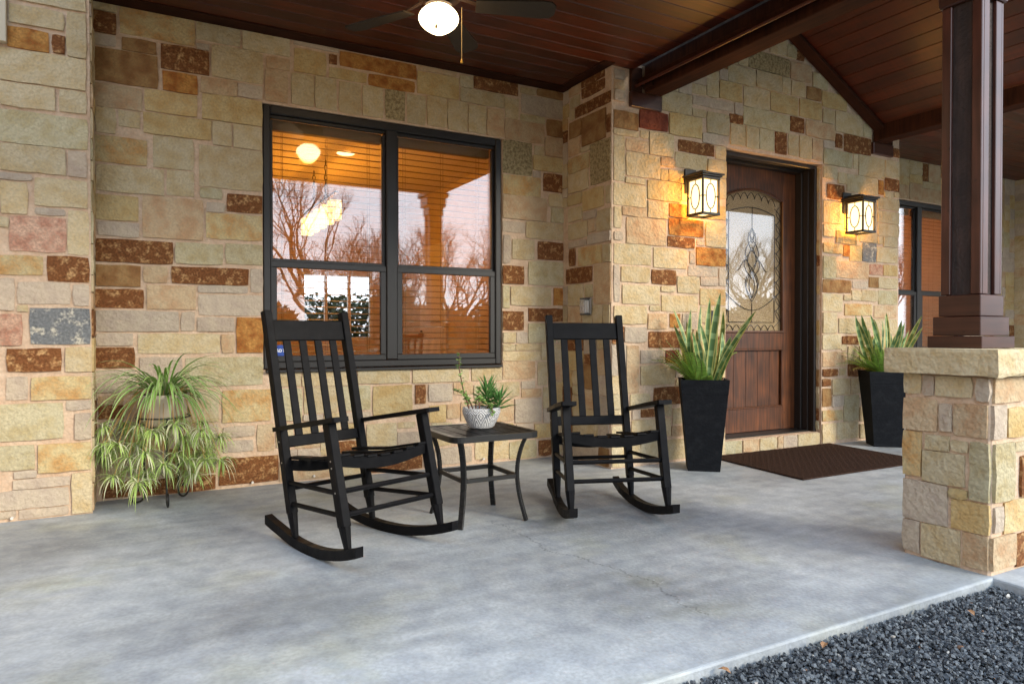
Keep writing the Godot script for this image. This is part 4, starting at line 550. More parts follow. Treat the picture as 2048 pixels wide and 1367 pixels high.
func build_walls() -> void:
	var w := thing("stone_wall", "buff stone wall around the wide two-part window behind the rocking chairs", "wall")
	var st := st_new()
	wall_sheet(st, -0.45, 3.3, -0.1, 3.3, [[0.795, 0.785, 2.64, 2.602]], Vector3(0, 0, -5.0), UX, UY, UZ, 0.25)
	obj("mortar", st, M.mortar, w)
	lay_stones(STONES.window_wall, Vector3(0, 0, -5.0), UX, UY, UZ, w)

	w = thing("stone_wall", "stone wall under the gable around the wooden front door", "wall")
	st = st_new()
	slab_of(st, PackedVector2Array([Vector2(3.22, -0.1), Vector2(4.41, -0.1), Vector2(4.41, 2.6), Vector2(5.63, 2.6), Vector2(5.63, -0.1), Vector2(6.785, -0.1), Vector2(6.785, 3.12), Vector2(6.36, 3.12), Vector2(5.0, 3.84), Vector2(3.64, 3.12), Vector2(3.22, 3.12)]), Vector3(0, 0, -4.68), UX, UY, UZ, 0.36)
	obj("mortar", st, M.mortar, w)
	st = st_new()
	wall_sheet(st, -5.0, -4.68, -0.1, 3.12, [], Vector3(3.22, 0, 0), UZ, UY, -UX, 0.25)
	wall_sheet(st, -5.0, -4.68, -0.1, 3.12, [], Vector3(6.785, 0, 0), UZ, UY, UX, 0.25)
	obj("return_mortar", st, M.mortar, w)
	lay_stones(STONES.entry_return, Vector3(3.22, 0, 0), UZ, UY, -UX, w)
	lay_stones(STONES.entry_wall, Vector3(0, 0, -4.32), UX, UY, UZ, w)
	lay_stones(STONES.reveal, Vector3(5.63, 0, 0), UZ, UY, -UX, w)
	# the low stone step under the door
	st = st_new()
	cbox(st, Vector3(5.02, 0.055, -4.51), Vector3(1.216, 0.13, 0.34), Basis.IDENTITY, 0.006)
	var step := obj("door_step", st, M.mortar, w)
	step.set_meta("label", "low stone step under the front door")
	lay_stones(STONES.step, Vector3(0, 0, -4.34), UX, UY, UZ, step)

	w = thing("stone_wall", "stone wall end standing forward beside the spider plant stand", "wall")
	st = st_new()
	wall_sheet(st, -4.0, -0.196, -0.1, 3.6, [], Vector3(0, 0, -4.69), UX, UY, UZ, 0.5)
	obj("mortar", st, M.mortar, w)
	lay_stones(STONES.wing_wall, Vector3(0, 0, -4.69), UX, UY, UZ, w)
	lay_stones(STONES.wing_return, Vector3(-0.196, 0, 0), UZ, UY, UX, w)
	# the wing runs on towards the drive, out of the frame
	st = st_new()
	wall_sheet(st, -4.69, 3.0, -0.1, 3.6, [], Vector3(-1.75, 0, 0), UZ, UY, UX, 0.3)
	obj("wing_side", st, M.mortar, w)
	one_box("trim_board", Vector3(-0.74, 2.96, -4.665), Vector3(0.32, 0.7, 0.04), mat(srgb(196, 184, 160), 0.6), w, 0.004)

	w = thing("stone_wall", "stone wall around the window beyond the door", "wall")
	st = st_new()
	wall_sheet(st, 6.7, 10.6, -0.1, 3.3, [[7.365, 0.785, 9.205, 2.602]], Vector3(0, 0, -5.0), UX, UY, UZ, 0.25)
	obj("mortar", st, M.mortar, w)
	lay_stones(STONES.bay_wall, Vector3(0, 0, -5.0), UX, UY, UZ, w)

	w = thing("stone_wall", "stone side wall closing the far end of the porch", "wall")
	st = st_new()
	wall_sheet(st, -5.25, -3.6, -0.1, 3.3, [], Vector3(10.37, 0, 0), UZ, UY, -UX, 0.25)
	obj("mortar", st, M.mortar, w)
	lay_stones(STONES.far_wall, Vector3(10.37, 0, 0), UZ, UY, -UX, w)

func build_ground() -> void:
	var st := st_new()
	for i in 16:
		for j in 16:
			var a := Vector3(-200 + i * 25, -0.16, -200 + j * 25)
			quad(st, a, a + Vector3(25, 0, 0), a + Vector3(25, 0, 25), a + Vector3(0, 0, 25), UY)
	var g := obj("ground", st, tri_mat(mottle(800, srgb(98, 88, 60), srgb(74, 76, 44), srgb(112, 98, 70), 0.55, 0.4, 0.35, 0.02, 256), 0.4, 0.95), self)
	structure(g, "dry winter grass of the yard")
	# the porch slab with the walkway that runs out past the column
	st = st_new()
	var outline := PackedVector2Array([Vector2(-3, -5.3), Vector2(10.6, -5.3), Vector2(10.6, 1.0), Vector2(3.205, 1.0), Vector2(3.205, -1.62), Vector2(-3, -1.62)])
	var idx := Geometry2D.triangulate_polygon(outline)
	for i in range(0, idx.size(), 3):
		var v: Array = []
		for k in 3:
			var p := outline[idx[i + k]]
			v.append([Vector3(p.x, 0, p.y), Vector2((p.x + 3.0) / 13.6, (p.y + 5.3) / 6.3)])
		if (v[1][0] - v[0][0]).cross(v[2][0] - v[0][0]).y > 0:
			var t: Array = v[1]
			v[1] = v[2]
			v[2] = t
		for e in v:
			st.set_uv2(e[1])
			st.add_vertex(e[0])
	# rounded lip and the rough face of the slab edge
	var edge := [Vector2(-3, -1.62), Vector2(3.205, -1.62), Vector2(3.205, 1.0)]
	for i in 2:
		var n := 60
		for k in n:
			var p: Vector2 = edge[i].lerp(edge[i + 1], float(k) / n)
			var q: Vector2 = edge[i].lerp(edge[i + 1], float(k + 1) / n)
			var o := Vector3(0, 0, 1) if i == 0 else Vector3(-1, 0, 0)
			var prof := [[0.0, 0.0], [0.006, -0.002], [0.009, -0.009], [0.009, -0.2]]
			for s in 3:
				var A: Vector3 = Vector3(p.x, prof[s][1], p.y) + o * prof[s][0]
				var B: Vector3 = Vector3(q.x, prof[s][1], q.y) + o * prof[s][0]
				var C: Vector3 = Vector3(q.x, prof[s + 1][1], q.y) + o * prof[s + 1][0]
				var D: Vector3 = Vector3(p.x, prof[s + 1][1], p.y) + o * prof[s + 1][0]
				for e in [A, B, C, A, C, D] if (B - A).cross(C - A).dot(o + UY) < 0 else [A, C, B, A, D, C]:
					st.set_uv2(Vector2((e.x + 3.0) / 13.6, (e.z + 5.3 + e.y) / 6.3))
					st.add_vertex(e)
	var cm := tri_mat(mottle(860, srgb(178, 184, 187), srgb(165, 171, 176), srgb(186, 190, 190), 0.55, 0.5, 0.16, 0.014, 512), 0.9, 0.55, grey_tex(66, 0.1, 512), 0.1)
	cm.metallic_specular = 0.4
	cm.detail_enabled = true
	cm.detail_albedo = concrete_texture()
	cm.detail_blend_mode = BaseMaterial3D.BLEND_MODE_MUL
	cm.detail_uv_layer = BaseMaterial3D.DETAIL_UV_2
	var f := obj("pavement", st, cm, self)
	structure(f, "worn grey concrete porch floor with a hairline crack")
	# gravel bed
	st = st_new()
	quad(st, Vector3(-3, -0.047, -1.6), Vector3(3.2, -0.047, -1.6), Vector3(3.2, -0.047, 1.6), Vector3(-3, -0.047, 1.6), UY)
	var bed := obj("gravel_bed", st, mat(srgb(52, 54, 58), 0.9), self)
	structure(bed, "dark bed under the gravel")
	var rock := SurfaceTool.new()
	rock.begin(Mesh.PRIMITIVE_TRIANGLES)
	rock.set_smooth_group(-1)
	var base := [Vector3(0, 0.62, 0.1), Vector3(0.85, 0.15, 0.1), Vector3(0.3, 0.2, 0.95), Vector3(-0.7, 0.3, 0.6), Vector3(-0.9, 0.1, -0.4), Vector3(0.1, 0.35, -0.9), Vector3(0.75, -0.1, -0.6), Vector3(0, -0.6, 0)]
	for k in 6:
		var a: Vector3 = base[1 + [0, 1, 2, 3, 4, 5][k]]
		var b: Vector3 = base[1 + [1, 2, 3, 4, 5, 0][k]]
		tri(rock, base[0], a, b, base[0] + a + b)
		tri(rock, base[7], a, b, base[7] + a + b)
	var mm := MultiMesh.new()
	mm.transform_format = MultiMesh.TRANSFORM_3D
	mm.use_colors = true
	mm.mesh = mesh_of(rock)
	var spots: Array = []
	var tones := [Color(0.058, 0.068, 0.078), Color(0.085, 0.098, 0.11), Color(0.04, 0.047, 0.056), Color(0.115, 0.13, 0.142)]
	for layer in 2:
		for i in 24000:
			var p := Vector3(rng.randf_range(0.2, 3.18), -0.045 + layer * 0.011 + rng.randf_range(0, 0.009), rng.randf_range(-1.597, -0.2))
			var s := rng.randf_range(0.0045, 0.012)
			var b := Basis.from_euler(Vector3(rng.randf() * TAU, rng.randf() * TAU, rng.randf() * TAU)).scaled(Vector3(s, s * rng.randf_range(0.6, 1.0), s * rng.randf_range(0.7, 1.3)))
			var c: Color = tones[rng.randi() % 4]
			var k := rng.randf()
			if k < 0.004: c = Color(0.55, 0.53, 0.48)
			elif k < 0.007: c = Color(0.22, 0.12, 0.07)
			spots.append([Transform3D(b, p), c])
	mm.instance_count = spots.size()
	for i in spots.size():
		mm.set_instance_transform(i, spots[i][0])
		mm.set_instance_color(i, spots[i][1])
	var gv := MultiMeshInstance3D.new()
	gv.name = "gravel"
	gv.multimesh = mm
	var gm := mat(Color.WHITE, 0.7)
	gm.vertex_color_use_as_albedo = true
	gv.material_override = gm
	gv.set_meta("kind", "stuff")
	gv.set_meta("label", "crushed blue grey gravel along the slab edge")
	gv.set_meta("category", "gravel")
	add_child(gv)

func build_roof() -> void:
	# flat plank ceiling over the chairs: boards run along the wall
	var c := thing("plank_ceiling", "flat red brown plank ceiling above the rocking chairs", "ceiling")
	var z := -4.86
	var i := 0
	while z < -1.3:
		one_box("plank", Vector3(1.61, 3.08, z + 0.069), Vector3(3.62, 0.02, 0.1365), M["ceiling_%d" % ((i * 7 + i / 3) % 3)], c, 0.004)
		z += 0.138
		i += 1
	one_box("trim_board", Vector3(1.5, 3.075, -4.925), Vector3(3.44, 0.03, 0.13), M.beam, c, 0.004)
	one_box("trim_board", Vector3(3.16, 3.075, -4.56), Vector3(0.1, 0.027, 0.6), M.beam_z, c, 0.004)
	one_box("backing", Vector3(1.61, 3.12, -3.2), Vector3(3.66, 0.05, 3.9), M.beam, c)
	c = thing("plank_ceiling", "flat plank ceiling over the porch beyond the gable", "ceiling")
	z = -4.98
	i = 0
	while z < -1.3:
		one_box("plank", Vector3(8.46, 3.08, z + 0.069), Vector3(3.8, 0.02, 0.1365), M["ceiling_%d" % ((i * 5 + i / 4) % 3)], c, 0.004)
		z += 0.138
		i += 1
	one_box("backing", Vector3(8.46, 3.12, -3.2), Vector3(3.84, 0.05, 3.9), M.beam, c)
	# vault under the gable: boards run out from the wall
	c = thing("vaulted_ceiling", "steep vaulted plank ceiling under the entry gable", "ceiling")
	var run := Vector2(1.5, 0.7965)
	var len_ := run.length()
	for side in [-1.0, 1.0]:
		var along := Vector3(side * run.x, -run.y, 0).normalized()
		var nrm := Vector3(-side * run.y, -run.x, 0).normalized()
		var d := 0.0
		i = 0
		while d < len_ - 0.02:
			var p := Vector3(5.0, 3.76, 0) + along * (d + 0.069)
			one_box("plank", p + Vector3(0, 0.012, -2.93), Vector3(0.1365, 0.02, 2.72), M["vault_%d" % ((i * 7 + i / 3 + int(side)) % 3 if i + side > 0 else 0)], c, 0.004, Basis(along, -nrm, along.cross(-nrm)))
			d += 0.138
			i += 1
		one_box("backing", Vector3(5.0, 3.80, -2.93) + along * len_ * 0.5, Vector3(len_ + 0.1, 0.03, 2.76), M.beam_z, c, 0.003, Basis(along, -nrm, along.cross(-nrm)))
		# rake board where vault and stone meet
		one_box("rake_board", Vector3(5.0, 3.735, -4.245) + along * len_ * 0.5, Vector3(len_, 0.035, 0.11), M.beam, c, 0.004, Basis(along, -nrm, along.cross(-nrm)))
	# beams that carry the gable, and the header along the front
	for b in [[3.52, 3.685, 3.385, 3.69, "dark wooden beam from the stone corner out to the porch column"], [6.345, 6.51, 6.34, 6.65, "dark wooden beam on the far side of the entry gable"]]:
		var t := thing("porch_beam", b[4], "beam")
		one_box("timber", Vector3((b[0] + b[1]) / 2, 3.01, -2.93), Vector3(b[1] - b[0], 0.22, 2.74), M.beam_z, t, 0.006)
		one_box("bearing_block", Vector3((b[2] + b[3]) / 2, 2.84, -4.37), Vector3(b[3] - b[2], 0.118, 0.16), M.block, t, 0.005)
		one_box("wall_post", Vector3(b[2] + 0.058 if b[0] < 5 else b[3] - 0.058, 2.995, -4.37), Vector3(0.112, 0.19, 0.15), M.beam, t, 0.005)
	var hd := thing("header_beam", "long dark header beam along the open front of the porch", "beam")
	one_box("timber", Vector3(1.6, 2.945, -1.82), Vector3(3.84, 0.25, 0.17), M.beam, hd, 0.006)
	hd = thing("header_beam", "dark header beam along the open front beyond the gable", "beam")
	one_box("timber", Vector3(8.4, 2.945, -1.82), Vector3(3.7, 0.25, 0.17), M.beam, hd, 0.006)
	# the roof over it all
	var r := thing("house_roof", "sloping roof over the porch and the stone wing", "roof")
	var sh := tri_mat(mottle(810, srgb(92, 84, 76), srgb(70, 64, 60), srgb(104, 96, 86), 0.55, 0.4, 0.4, 0.03, 256), 1.0, 0.9)
	for p in [[-0.3, 3.6], [6.4, 10.7]]:
		var st := st_new()
		slab_of(st, PackedVector2Array([Vector2(-5.4, 3.95), Vector2(-1.15, 3.16), Vector2(-1.15, 3.26), Vector2(-5.4, 4.08)]), Vector3(p[0], 0, 0), UZ, UY, UX, p[1] - p[0])
		obj("slope", st, sh, r)
	for side in [-1.0, 1.0]:
		var st := st_new()
		slab_of(st, PackedVector2Array([Vector2(0, 3.87), Vector2(side * 1.44, 3.125), Vector2(side * 1.44, 3.225), Vector2(0, 3.99)]), Vector3(5.0, 0, -5.4), UX, UY, UZ, 4.05)
		obj("slope", st, sh, r)
	var ev := st_new()
	slab_of(ev, PackedVector2Array([Vector2(-5.4, 3.6), Vector2(-4.36, 3.42), Vector2(-4.36, 3.52), Vector2(-5.4, 3.74)]), Vector3(-4.0, 0, 0), UZ, UY, UX, 3.7)
	obj("eave", ev, sh, r)
	one_box("deck", Vector3(4.5, 3.4, -7.4), Vector3(17, 0.1, 4.4), sh, r)
	one_box("fascia", Vector3(1.65, 3.14, -1.17), Vector3(3.9, 0.18, 0.03), M.beam, r)

func build_rooms() -> void:
	var paint := tri_mat(mottle(820, srgb(214, 196, 164), srgb(206, 188, 156), srgb(218, 202, 172), 0.5, 0.6, 0.05, 0.02, 256), 0.8, 0.85)
	var white := mat(srgb(226, 218, 202), 0.7)
	var room := Node3D.new()
	room.name = "interior"
	structure(room, "warm lit rooms inside the house")
	add_child(room)
	var st := st_new()
	cbox(st, Vector3(4.5, 0.02, -7.3), Vector3(12.2, 0.1, 4.2))
	obj("floor", st, tri_mat(wood_tex(50, srgb(150, 104, 62), srgb(104, 66, 38), true), 0.7, 0.4), room)
	one_box("ceiling", Vector3(4.5, 2.82, -7.3), Vector3(12.2, 0.1, 4.2), white, room)
	st = st_new()
	wall_sheet(st, -1.5, 10.5, 0.07, 2.77, [[1.95, 0.95, 2.9, 1.85]], Vector3(0, 0, -9.25), UX, UY, UZ, 0.15)
	obj("back_wall", st, paint, room)
	for x in [-1.5, 3.32, 6.62, 10.5]:
		one_box("partition", Vector3(x, 1.42, -7.25), Vector3(0.1, 2.7, 4.0), paint, room)
	var rear := thing("window", "small white rear window inside the dining room", "window")
	for x in [1.97, 2.27, 2.58, 2.88]:
		one_box("frame", Vector3(x, 1.4, -9.3), Vector3(0.04, 0.9, 0.06), white, rear)
	for y in [0.97, 1.83]:
		one_box("frame", Vector3(2.425, y, -9.3), Vector3(0.95, 0.04, 0.055), white, rear)
	var hedge := thing("rear_shrub", "dark green shrub outside the rear dining room window", "shrub")
	st = st_new()
	for k in 8000:
		var p := Vector3(rng.randf_range(1.2, 4.4), pow(rng.randf(), 0.6) * rng.randf_range(1.45, 1.66), -10.6 + rng.randf_range(-0.4, 0.4))
		var q := Basis.from_euler(Vector3(rng.randf() * 6, rng.randf() * 6, 0))
		tri(st, p + q * Vector3(0.06, 0, 0), p + q * Vector3(-0.03, 0, 0.035), p + q * Vector3(-0.03, 0, -0.035), UY)
	obj("foliage", st, mat(srgb(62, 74, 44), 0.8), hedge)
	# dining light: five glass shades on a bar, hung by two chains
	var ch := thing("chandelier", "row of five lit glass shades hanging on chains in the dining room", "chandelier")
	one_box("bar", Vector3(1.7, 2.36, -7.2), Vector3(0.03, 0.025, 1.35), M.iron, ch)
	for k in 2:
		st = st_new()
		for j in 8:
			var y := 2.38 + j * 0.048
			var pts: Array = []
			for e in 9:
				var a := TAU * e / 8
				pts.append(Vector3(1.7 + (cos(a) * 0.014 if j % 2 == 0 else 0.0), y + sin(a) * 0.028, -6.95 - k * 0.5 + (cos(a) * 0.014 if j % 2 else 0.0)))
			tube(st, pts, [0.004], 5, false)
		obj("chain", st, M.iron, ch)
	for k in 5:
		var z := -7.78 + k * 0.29
		st = st_new()
		wall_sheet(st, -0.055, 0.055, -0.09, 0.09, [], Vector3(1.7, 2.2, z + 0.055), UX, UY, UZ, 0.11)
		obj("lamp_shade", st, glow(Color(1.0, 0.82, 0.5), 0.45), ch)
		var l := OmniLight3D.new()
		l.name = "shade_light"
		l.position = Vector3(1.7, 2.2, z)
		l.light_color = Color(1.0, 0.62, 0.16)
		l.light_energy = ROOM_LIGHT
		l.omni_range = 12.0
		l.omni_attenuation = 2.0
		l.shadow_enabled = true
		l.light_size = 0.05
		add_child(l, true)
	st = st_new()
	lathe(st, Vector3(1.83, 2.765, -6.7), [Vector2(0.0, -0.002), Vector2(0.075, -0.002), Vector2(0.085, 0.004)], 20)
	var can := thing("recessed_light", "round recessed light in the dining room ceiling", "light")
	obj("lamp_lens", st, glow(Color(1.0, 0.85, 0.6), 0.9), can)
	var cl := SpotLight3D.new()
	cl.name = "can_light"
	cl.position = Vector3(1.83, 2.74, -6.7)
	cl.rotation_degrees = Vector3(-90, 0, 0)
	cl.spot_angle = 70
	cl.light_color = Color(1.0, 0.62, 0.16)
	cl.light_energy = ROOM_LIGHT * 2.0
	cl.spot_range = 10.0
	cl.shadow_enabled = true
	add_child(cl)
	# hall behind the door and the room behind the second window
	for p in [[Vector3(5.0, 2.62, -7.2), Color(1.0, 0.72, 0.4), 1.5, "entry hall"], [Vector3(9.1, 2.2, -6.9), Color(1.0, 0.58, 0.16), 3.5, "bedroom"]]:
		var g := thing("pendant_lamp", "round glowing pendant lamp in the " + p[3], "lamp")
		st = st_new()
		lathe(st, p[0], [Vector2(0, -0.1), Vector2(0.08, -0.07), Vector2(0.11, 0), Vector2(0.08, 0.07), Vector2(0.0, 0.09)], 16)
		obj("lamp_globe", st, glow(p[1], 0.5), g)
		one_box("stem", p[0] + Vector3(0, (2.77 - p[0].y + 0.09) / 2, 0), Vector3(0.015, 2.77 - p[0].y - 0.09, 0.015), M.iron, g)
		var l := OmniLight3D.new()
		l.name = "pendant_light"
		l.position = p[0]
		l.light_color = p[1]
		l.light_energy = ROOM_LIGHT * p[2]
		l.omni_range = 12.0
		l.omni_attenuation = 2.0
		l.shadow_enabled = true
		l.light_size = 0.08
		add_child(l, true)
	# a door in the side of the dining room, with its lever
	var d := thing("interior_door", "cream panelled door with a dark lever inside the dining room", "door")
	one_box("slab", Vector3(3.25, 1.1, -7.95), Vector3(0.035, 2.03, 0.82), white, d)
	for y in [0.55, 1.55]:
		one_box("panel", Vector3(3.228, y, -7.95), Vector3(0.02, 0.75, 0.56), white, d, 0.008)
	one_box("lever", Vector3(3.2, 1.03, -8.25), Vector3(0.02, 0.02, 0.12), M.iron, d)
	one_box("lever_plate", Vector3(3.222, 1.03, -8.29), Vector3(0.018, 0.09, 0.04), M.iron, d)
	# a dining chair seen through the blinds
	var c := thing("dining_chair", "pale wooden dining chair behind the blinds", "chair", Vector3(2.3, 0.07, -6.6), -0.6)
	var pale := mat(srgb(196, 160, 110), 0.5)
	one_box("seat", Vector3(0, 0.45, 0), Vector3(0.44, 0.03, 0.42), pale, c)
	for sx in [-0.19, 0.19]:
		one_box("leg", Vector3(sx, 0.225, 0.18), Vector3(0.035, 0.42, 0.035), pale, c)
		var s2 := st_new()
		bar(s2, Vector3(sx, 0.0, -0.17), Vector3(sx, 0.98, -0.26), 0.035, 0.03)
		obj("leg", s2, pale, c)
	for y in [0.92, 0.62]:
		one_box("back_rail", Vector3(0, y, -0.245 + (0.92 - y) * 0.09), Vector3(0.35, 0.07, 0.02), pale, c)
	for k in 5:
		one_box("spindle", Vector3(-0.13 + k * 0.065, 0.77, -0.24), Vector3(0.018, 0.25, 0.014), pale, c)

# a two-part single-hung window with blinds; x0..x1 is the opening
func build_window(x0: float, x1: float, label: String, blind_label: String) -> void:
	var y0 := 0.79
	var y1 := 2.598
	var w := thing("window", label, "window")
	var zf := -5.055
	var mid := (x0 + x1) / 2
	for f in [[Vector3(x0 + 0.025, (y0 + y1) / 2, zf), Vector3(0.05, y1 - y0, 0.09)], [Vector3(x1 - 0.025, (y0 + y1) / 2, zf), Vector3(0.05, y1 - y0, 0.09)], [Vector3(mid, y1 - 0.028, zf), Vector3(x1 - x0 - 0.1, 0.056, 0.092)], [Vector3(mid, y0 + 0.025, zf), Vector3(x1 - x0 - 0.1, 0.05, 0.094)], [Vector3(mid, (y0 + y1) / 2, zf), Vector3(0.085, y1 - y0 - 0.106, 0.088)]]:
		one_box("frame", f[0], f[1], M.frame, w, 0.006)
	for h in 2:
		var a := x0 + 0.05 if h == 0 else mid + 0.0425
		var b := mid - 0.0425 if h == 0 else x1 - 0.05
		for part in 2:
			var lo := 1.515 if part == 0 else y0 + 0.05
			var hi := y1 - 0.056 if part == 0 else 1.535
			var z := -5.062 if part == 0 else -5.04
			var t := 0.02 if part == 0 else 0.042
			var s := Node3D.new()
			s.name = "sash"
			w.add_child(s, true)
			one_box("rail", Vector3((a + b) / 2, lo + 0.02, z), Vector3(b - a, 0.04, 0.035), M.frame, s)
			one_box("rail", Vector3((a + b) / 2, hi - t / 2, z), Vector3(b - a, t, 0.035), M.frame, s)
			one_box("stile", Vector3(a + t / 2, (lo + hi) / 2, z), Vector3(t, hi - lo - t - 0.04, 0.034), M.frame, s)
			one_box("stile", Vector3(b - t / 2, (lo + hi) / 2, z), Vector3(t, hi - lo - t - 0.04, 0.034), M.frame, s)
			for layer in 3:
				one_box("pane", Vector3((a + b) / 2, (lo + 0.04 + hi - t) / 2, z - layer * 0.012), Vector3(b - a - t * 2 - 0.004, hi - lo - t - 0.044, 0.004), M.glass, s, 0.0005)
		var bl := thing("window_blind", blind_label, "blind", Vector3.ZERO, 0, "open slatted blinds behind the " + ("chair window" if x0 < 3 else "far window"))
		one_box("head_rail", Vector3((a + b) / 2, y1 - 0.1, -5.145), Vector3(b - a - 0.01, 0.07, 0.055), M.slat, bl)
		var y := y1 - 0.175
		while y > y0 + 0.07:
			one_box("slat", Vector3((a + b) / 2, y, -5.145), Vector3(b - a - 0.012, 0.0028, 0.05), M.slat, bl, 0.0008, Basis(Vector3.RIGHT, 0.14))
			y -= 0.046
		one_box("bottom_rail", Vector3((a + b) / 2, y0 + 0.062, -5.145), Vector3(b - a - 0.012, 0.018, 0.05), M.slat, bl)
		for k in [0.12, 0.5, 0.88]:
			for dz in [-0.026, 0.026]:
				one_box("cord", Vector3(lerpf(a, b, k), (y0 + y1) / 2, -5.145 + dz), Vector3(0.0025, y1 - y0 - 0.2, 0.0015), M.slat, bl, 0.0003)
	# the sill of the opening
	one_box("sill", Vector3(mid, y0 - 0.014, -5.03), Vector3(x1 - x0 - 0.02, 0.02, 0.13), M.frame, w)

func build_door() -> void:
	var d := thing("front_door", "stained knotty wood front door with an arched leaded glass panel", "door")
	# jamb: stepped boards that run back to the door on each side and over the top
	for k in 3:
		var inset: float = [0.0, 0.012, 0.026][k]
		var wide: float = [0.012, 0.014, 0.02][k]
		var zc: float = [-4.52, -4.535, -4.56][k]
		var deep: float = [0.22, 0.17, 0.1][k]
		for s in [0, 1]:
			var x: float = 4.414 + inset + wide / 2 if s == 0 else 5.626 - inset - wide / 2
			one_box("jamb", Vector3(x, 1.355 - inset / 2, zc), Vector3(wide, 2.48 - inset, deep), M.bronze, d, 0.003)
		one_box("head_jamb", Vector3(5.02, 2.597 - inset - wide / 2, zc), Vector3(1.21 - inset * 2 - wide * 2 - 0.002, wide, deep), M.bronze, d, 0.003)
	for s in [0, 1]:
		one_box("brick_mould", Vector3(4.43 if s == 0 else 5.61, 1.355, -4.385), Vector3(0.032, 2.46, 0.03), M.bronze, d, 0.006)
	one_box("brick_mould", Vector3(5.02, 2.575, -4.385), Vector3(1.146, 0.034, 0.03), M.bronze, d, 0.006)
	one_box("threshold", Vector3(5.02, 0.127, -4.52), Vector3(1.12, 0.014, 0.2), M.black_metal, d, 0.004)
	# slab: stiles and rails round the arched glass and the lower plank panel
	var z := -4.6
	var x0 := 4.462
	var x1 := 5.578
	var gx0 := 4.645
	var gx1 := 5.415
	var arch := func(t: float) -> Vector2: return Vector2(lerpf(gx0, gx1, t), 2.275 + 0.085 * sin(PI * t))
	one_box("stile", Vector3((x0 + gx0) / 2, 1.342, z), Vector3(gx0 - x0, 2.412, 0.045), M.door, d)
	one_box("stile", Vector3((x1 + gx1) / 2, 1.342, z), Vector3(x1 - gx1, 2.412, 0.045), M.door, d)
	var top := PackedVector2Array([Vector2(gx1, 2.55), Vector2(gx0, 2.55)])
	for i in 17:
		top.append(arch.call(i / 16.0))
	var st := st_new()
	slab_of(st, top, Vector3(0, 0, z - 0.022), UX, UY, UZ, 0.0445)
	obj("top_rail", st, M.door, d)
	one_box("mid_rail", Vector3(5.03, 0.97, z), Vector3(gx1 - gx0, 0.15, 0.0445), M.door, d)
	one_box("bottom_rail", Vector3(5.03, 0.242, z), Vector3(gx1 - gx0, 0.21, 0.0445), M.door, d)
	for i in 5:
		one_box("panel_plank", Vector3(gx0 + 0.077 + i * 0.154, 0.621, z - 0.012), Vector3(0.1525, 0.54, 0.02), M.door, d, 0.0025)
	for e in [[Vector3(5.03, 0.888, z + 0.016), Vector3(0.765, 0.018, 0.02)], [Vector3(5.03, 0.354, z + 0.016), Vector3(0.765, 0.018, 0.02)], [Vector3(gx0 + 0.009, 0.621, z + 0.016), Vector3(0.018, 0.51, 0.02)], [Vector3(gx1 - 0.009, 0.621, z + 0.016), Vector3(0.018, 0.51, 0.02)]]:
		one_box("panel_moulding", e[0], e[1], M.door, d, 0.005)
	# glass: a clear sheet outside, an obscured sheet behind, lead cames between
	var gl := PackedVector2Array([Vector2(gx1, 1.045), Vector2(gx0, 1.045)])
	for i in 17:
		gl.append(arch.call(i / 16.0) - Vector2(0, 0.001))
	st = st_new()
	slab_of(st, gl, Vector3(0, 0, z + 0.004), UX, UY, UZ, 0.005)
	var lite := obj("glass_panel", st, M.glass, d)
	st = st_new()
	slab_of(st, gl, Vector3(0, 0, z - 0.012), UX, UY, UZ, 0.004)
	var obscure := tri_mat(mottle(830, srgb(206, 180, 136), srgb(178, 148, 104), srgb(214, 192, 152), 0.5, 0.5, 0.4, 0.06, 256), 4.0, 0.35, grey_tex(77, 0.12, 256), 0.15)
	obscure.backlight_enabled = true
	obscure.backlight = Color(0.6, 0.6, 0.6)
	obj("obscure_glass", st, obscure, lite)
	st = st_new()
	slab_of(st, gl, Vector3(0, 0, z - 0.007), UX, UY, UZ, 0.003)
	obj("inner_glass", st, M.glass, lite)
	# moulding round the glass
	var rim: Array = [Vector3(gx0 + 0.008, 1.05, z + 0.024), Vector3(gx0 + 0.008, 1.6, z + 0.024)]
	for i in 17:
		var p: Vector2 = arch.call(i / 16.0)
		rim.append(Vector3(clampf(p.x, gx0 + 0.008, gx1 - 0.008), p.y - 0.006, z + 0.024))
	rim.append_array([Vector3(gx1 - 0.008, 1.6, z + 0.024), Vector3(gx1 - 0.008, 1.053, z + 0.024), Vector3(gx0 + 0.008, 1.053, z + 0.024)])
	st = st_new()
	tube(st, rim, [0.012], 6, false)
	obj("glass_moulding", st, M.door, d)
	var zc2 := z - 0.003
	var lead := mat(srgb(40, 36, 33), 0.5)
	var came := func(pts: Array, r: float) -> void:
		var s3 := st_new()
		var v: Array = []
		for p in pts:
			v.append(Vector3(p.x, p.y, zc2))
		tube(s3, v, [r], 5, false)
		obj("came", s3, lead, lite)
	var a0 := gx0 + 0.09
	var a1 := gx1 - 0.09
	var cx := 5.03
	# inner frame with its arched head, the middle bar and the low bow
	came.call([Vector2(a0, 1.14), Vector2(a1, 1.14), Vector2(a1, 2.14)], 0.004)
	var head: Array = []
	for i in 13:
		head.append(Vector2(lerpf(a1, a0, i / 12.0), 2.14 + 0.055 * sin(PI * i / 12.0)))
	head.append(Vector2(a0, 1.14))
	came.call(head, 0.004)
	came.call([Vector2(cx, 1.14), Vector2(cx, 1.32)], 0.003)
	came.call([Vector2(cx, 1.98), Vector2(cx, 2.195)], 0.003)
	var bow: Array = []
	for i in 17:
		bow.append(Vector2(lerpf(gx0 + 0.03, gx1 - 0.03, i / 16.0), 1.42 - 0.17 * sin(PI * i / 16.0)))
	came.call(bow, 0.0035)
